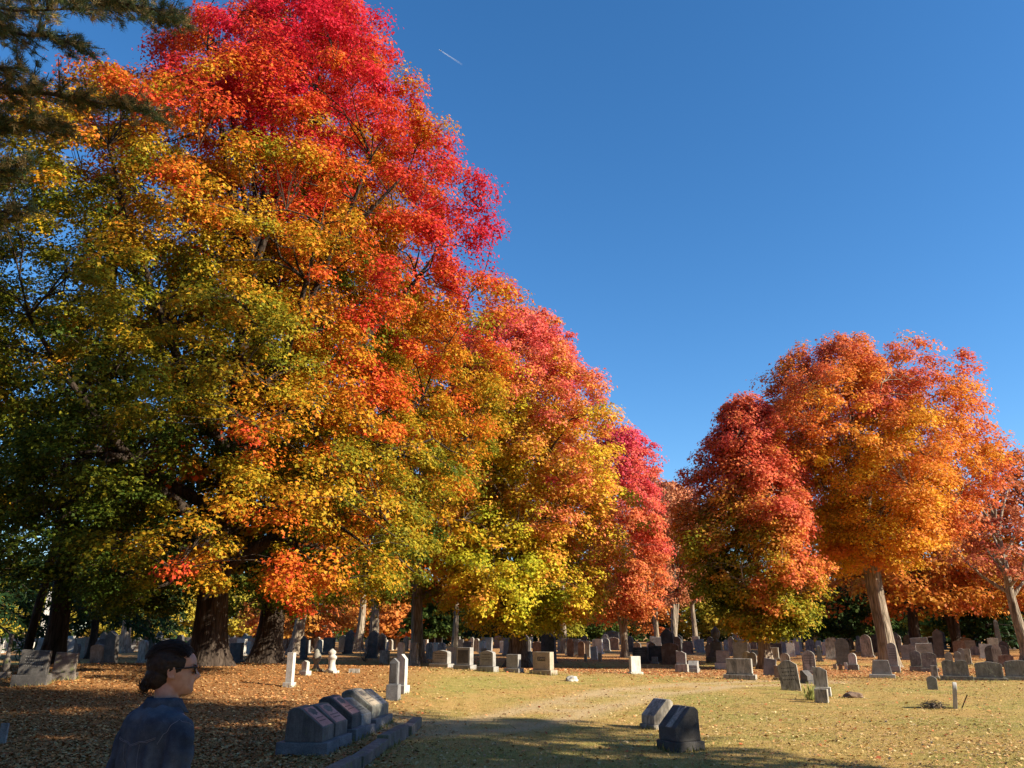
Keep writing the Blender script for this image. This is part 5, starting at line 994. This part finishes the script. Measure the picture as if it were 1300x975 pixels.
# denim shirt
sh_r = [(.78, .185, .125, .0), (.86, .185, .125, .0), (.98, .178, .12, .0), (1.1, .180, .12, .0), (1.2, .19, .124, .0), (1.27, .196, .124, -.004), (1.32, .194, .116, -.010), (1.355, .178, .102, -.014), (1.385, .14, .086, -.012), (1.408, .1, .074, -.004), (1.425, .078, .07, .006)]
sp_ = [loft([ell(0, c, z, a, b_, 40, 2.5) for z, a, b_, c in sh_r])]
for s in (-1, 1): sp_.append(limb_bm([(s*.150, -.012, 1.335), (s*.185, -.018, 1.27), (s*.226, -.035, 1.08), (s*.236, .02, .9), (s*.236, .035, .865)], [.064, .068, .058, .048, .044], 20))
def wrinkle(co):
    x, y, z = co[:, 0], co[:, 1], co[:, 2]; nz = np.array([mnoise.noise(Vector((c[0]*9, c[1]*9, c[2]*4.5))) for c in co]); n2 = np.array([mnoise.noise(Vector((c[0]*24+5, c[1]*24, c[2]*10))) for c in co])
    fold = np.where((y < -.03) & (z < 1.27), .009*np.sin(x*62+2*np.sin(z*7))*np.clip((1.27-z)/.1, 0, 1), 0)
    arm = np.abs(x) > .2; fold = fold+np.where(arm, .004*np.sin(z*60+x*40+4*nz), 0); return nz*.011+n2*.007+fold
shirt = remesh(join(sp_), 'denim_shirt', .007, M_DENIM, root, 2, wrinkle)
# collar: stand and turned down fall
bm = bmesh.new(); prv = None; N_ = 40
for i in range(N_+1):
    a = math.pi/2+.35+(2*math.pi-.7)*i/N_; c, s = math.cos(a), math.sin(a); front = max(0, s)
    pr = [(.066, 1.412), (.068, 1.445-.012*front), (.074, 1.449-.012*front), (.083, 1.430-.012*front), (.100+.012*front, 1.392-.02*front), (.097+.012*front, 1.390-.02*front), (.078, 1.424-.012*front), (.072, 1.43-.012*front)]
    cur = [bm.verts.new((r_*c*1.04, .012+r_*s*1.05, z)) for r_, z in pr]
    if prv:
        for k in range(len(pr)): bm.faces.new((prv[k], prv[(k+1) % len(pr)], cur[(k+1) % len(pr)], cur[k]))
    else: bm.faces.new(cur)
    prv = cur
bm.faces.new(prv[::-1]); co_ = bm_mesh(bm, 'collar', M_DENIM, shirt, 0, True)
# stitching of the yoke and the shoulder seam, laid on the cloth
def on_shirt(pts, d=Vector((0, 1, 0))):
    out = []
    from mathutils.bvhtree import BVHTree
    tree = BVHTree.FromPolygons([v.co.copy() for v in shirt.data.vertices], [tuple(p.vertices) for p in shirt.data.polygons])
    for p in pts:
        loc, nn, idx, dist = tree.find_nearest(Vector(p)); 
        out.append(tuple(loc+nn*.0012))
    return out
for pts in ([(x_, -.16, 1.268+.10*abs(x_)**1.0-.012*(1-abs(x_)/.18)) for x_ in np.linspace(-.17, .17, 40)], [(x_, -.16, 1.262+.10*abs(x_)-.012*(1-abs(x_)/.18)) for x_ in np.linspace(-.17, .17, 40)],
            [(.055, -.16, z_) for z_ in np.linspace(1.25, .95, 30)], [(-.055, -.16, z_) for z_ in np.linspace(1.25, .95, 30)],
            [(.172+.02*math.sin(t*2), -.14+.2*t, 1.25+.1*math.sin(t*math.pi)) for t in np.linspace(0, 1, 24)]):
    P_ = on_shirt(pts); V, Fq = tube_arrays([(np.array(P_), np.full(len(P_), .0011))], 5); link('seam', np_mesh('seam', V, Fq.ravel(), 4), M_STITCH, shirt)
bm = bmesh.new(); 
box_bm(bm, .075, .008, 1.19, 1.235, off=(.075, .121)); pk = bm_mesh(bm, 'pocket_flap', M_DENIM, shirt, .003); bm = bmesh.new(); bmesh.ops.create_uvsphere(bm, u_segments=12, v_segments=8, radius=.006); o = bm_mesh(bm, 'button', M_BUTTON, pk, 0, True); o.location = (.075, .127, 1.2)
# jeans and shoes (below the picture)
jp = [loft([ell(0, 0, z, a, b_, 32, 2.3) for z, a, b_ in [(.8, .155, .11), (.9, .165, .115), (.97, .15, .105)]])]
for s in (-1, 1): jp.append(limb_bm([(s*.083, 0, .84), (s*.092, .01, .48), (s*.095, -.012, .09)], [.092, .066, .054], 20))
remesh(join(jp), 'jeans', .008, M_JEAN, root, 2, lambda co: .004*np.sin(co[:, 2]*40+co[:, 0]*30))
for s in (-1, 1):
    rg_ = []
    for y_, w_, h_ in [(-.1, .02, .05), (-.085, .036, .075), (-.04, .041, .085), (.02, .042, .075), (.08, .048, .055), (.13, .044, .045), (.165, .025, .03)]: rg_.append([(s*.1+w_*math.cos(a), y_, max(0.0, h_*.5+h_*.52*math.sin(a))) for a in np.linspace(0, 2*math.pi, 20, endpoint=False)])
    o = bm_mesh(loft(rg_), 'shoe', M_SHOE, root, 0, True)
# stand the person where the photograph has them
FACE_AZ = R(33); HPX = onplane(212, 840, 3.80); dpt = depth(HPX); root.scale = (.95,)*3
root.rotation_euler = (0, 0, -FACE_AZ); root.location = (HPX.x, HPX.y, 0); root.location.z = float(HT(HPX.x, HPX.y))
eye_z = HZ+.115; root.location.z += 0.0

# ------------------------------------------------------------------ the airliner and its trail
M_TRAIL, n, l, b = new_mat('ice_trail'); b.inputs['Base Color'].default_value = (.9, .92, .95, 1); b.inputs['Roughness'].default_value = 1
tr_ = n.new('ShaderNodeBsdfTransparent'); mx = n.new('ShaderNodeMixShader'); tc = n.new('ShaderNodeTexCoord'); sx = n.new('ShaderNodeSeparateXYZ'); l.new(tc.outputs['Generated'], sx.inputs[0])
mr = n.new('ShaderNodeMapRange'); mr.inputs[1].default_value = 0; mr.inputs[2].default_value = 1; mr.inputs[3].default_value = .3; mr.inputs[4].default_value = .03; l.new(sx.outputs[0], mr.inputs[0]); l.new(mr.outputs[0], mx.inputs[0]); l.new(tr_.outputs[0], mx.inputs[1]); l.new(b.outputs[0], mx.inputs[2]); l.new(mx.outputs[0], n['Material Output'].inputs['Surface'])
A = ray(559, 64)*13000; B = ray(587, 82)*13000*1.0
M_AIR = simple_mat('white_paint', (.8, .8, .82), .4)
pl_ = empty('airliner', A, 0, 'tiny white airliner high in the blue sky at the head of its trail', 'aeroplane'); d_ = (A-B).normalized(); up = Vector((0, 0, 1)); sd_ = d_.cross(up).normalized()
pts = [A*0+d_*k for k in (-30, -26, -10, 20, 28, 32)]; V, Fq = tube_arrays([(np.array([tuple(p) for p in pts]), np.array([.8, 2, 3, 3, 2, .4]))], 10); link('fuselage', np_mesh('fuselage', V, Fq.ravel(), 4), M_AIR, pl_)
for nm, sp0, c0, bk, off in (('wing', 30, 10, 12, 4), ('tailplane', 10, 4, 5, -26)):
    for s in (-1, 1):
        bm = bmesh.new(); q = [d_*(off+c0/2), d_*(off-c0/2), sd_*s*sp0+d_*(off-bk-c0*.3), sd_*s*sp0+d_*(off-bk+1)]; v0 = [bm.verts.new(p) for p in q]; v1 = [bm.verts.new(p+Vector((0, 0, .8))) for p in q]
        bm.faces.new(v0); bm.faces.new(v1[::-1])
        for i in range(4): bm.faces.new((v0[i], v1[i], v1[(i+1) % 4], v0[(i+1) % 4]))
        bm_mesh(bm, nm, M_AIR, pl_)
s = np.linspace(0, 1, 20)[:, None]; P_ = np.array(A-d_*40)*(1-s)+np.array(B)*s; V, Fq = tube_arrays([(P_, 6+6*s[:, 0])], 10)
setp(link('contrail', np_mesh('contrail', V, Fq.ravel(), 4, smooth=True), M_TRAIL), 'short thin white vapour trail in the blue sky', 'contrail')
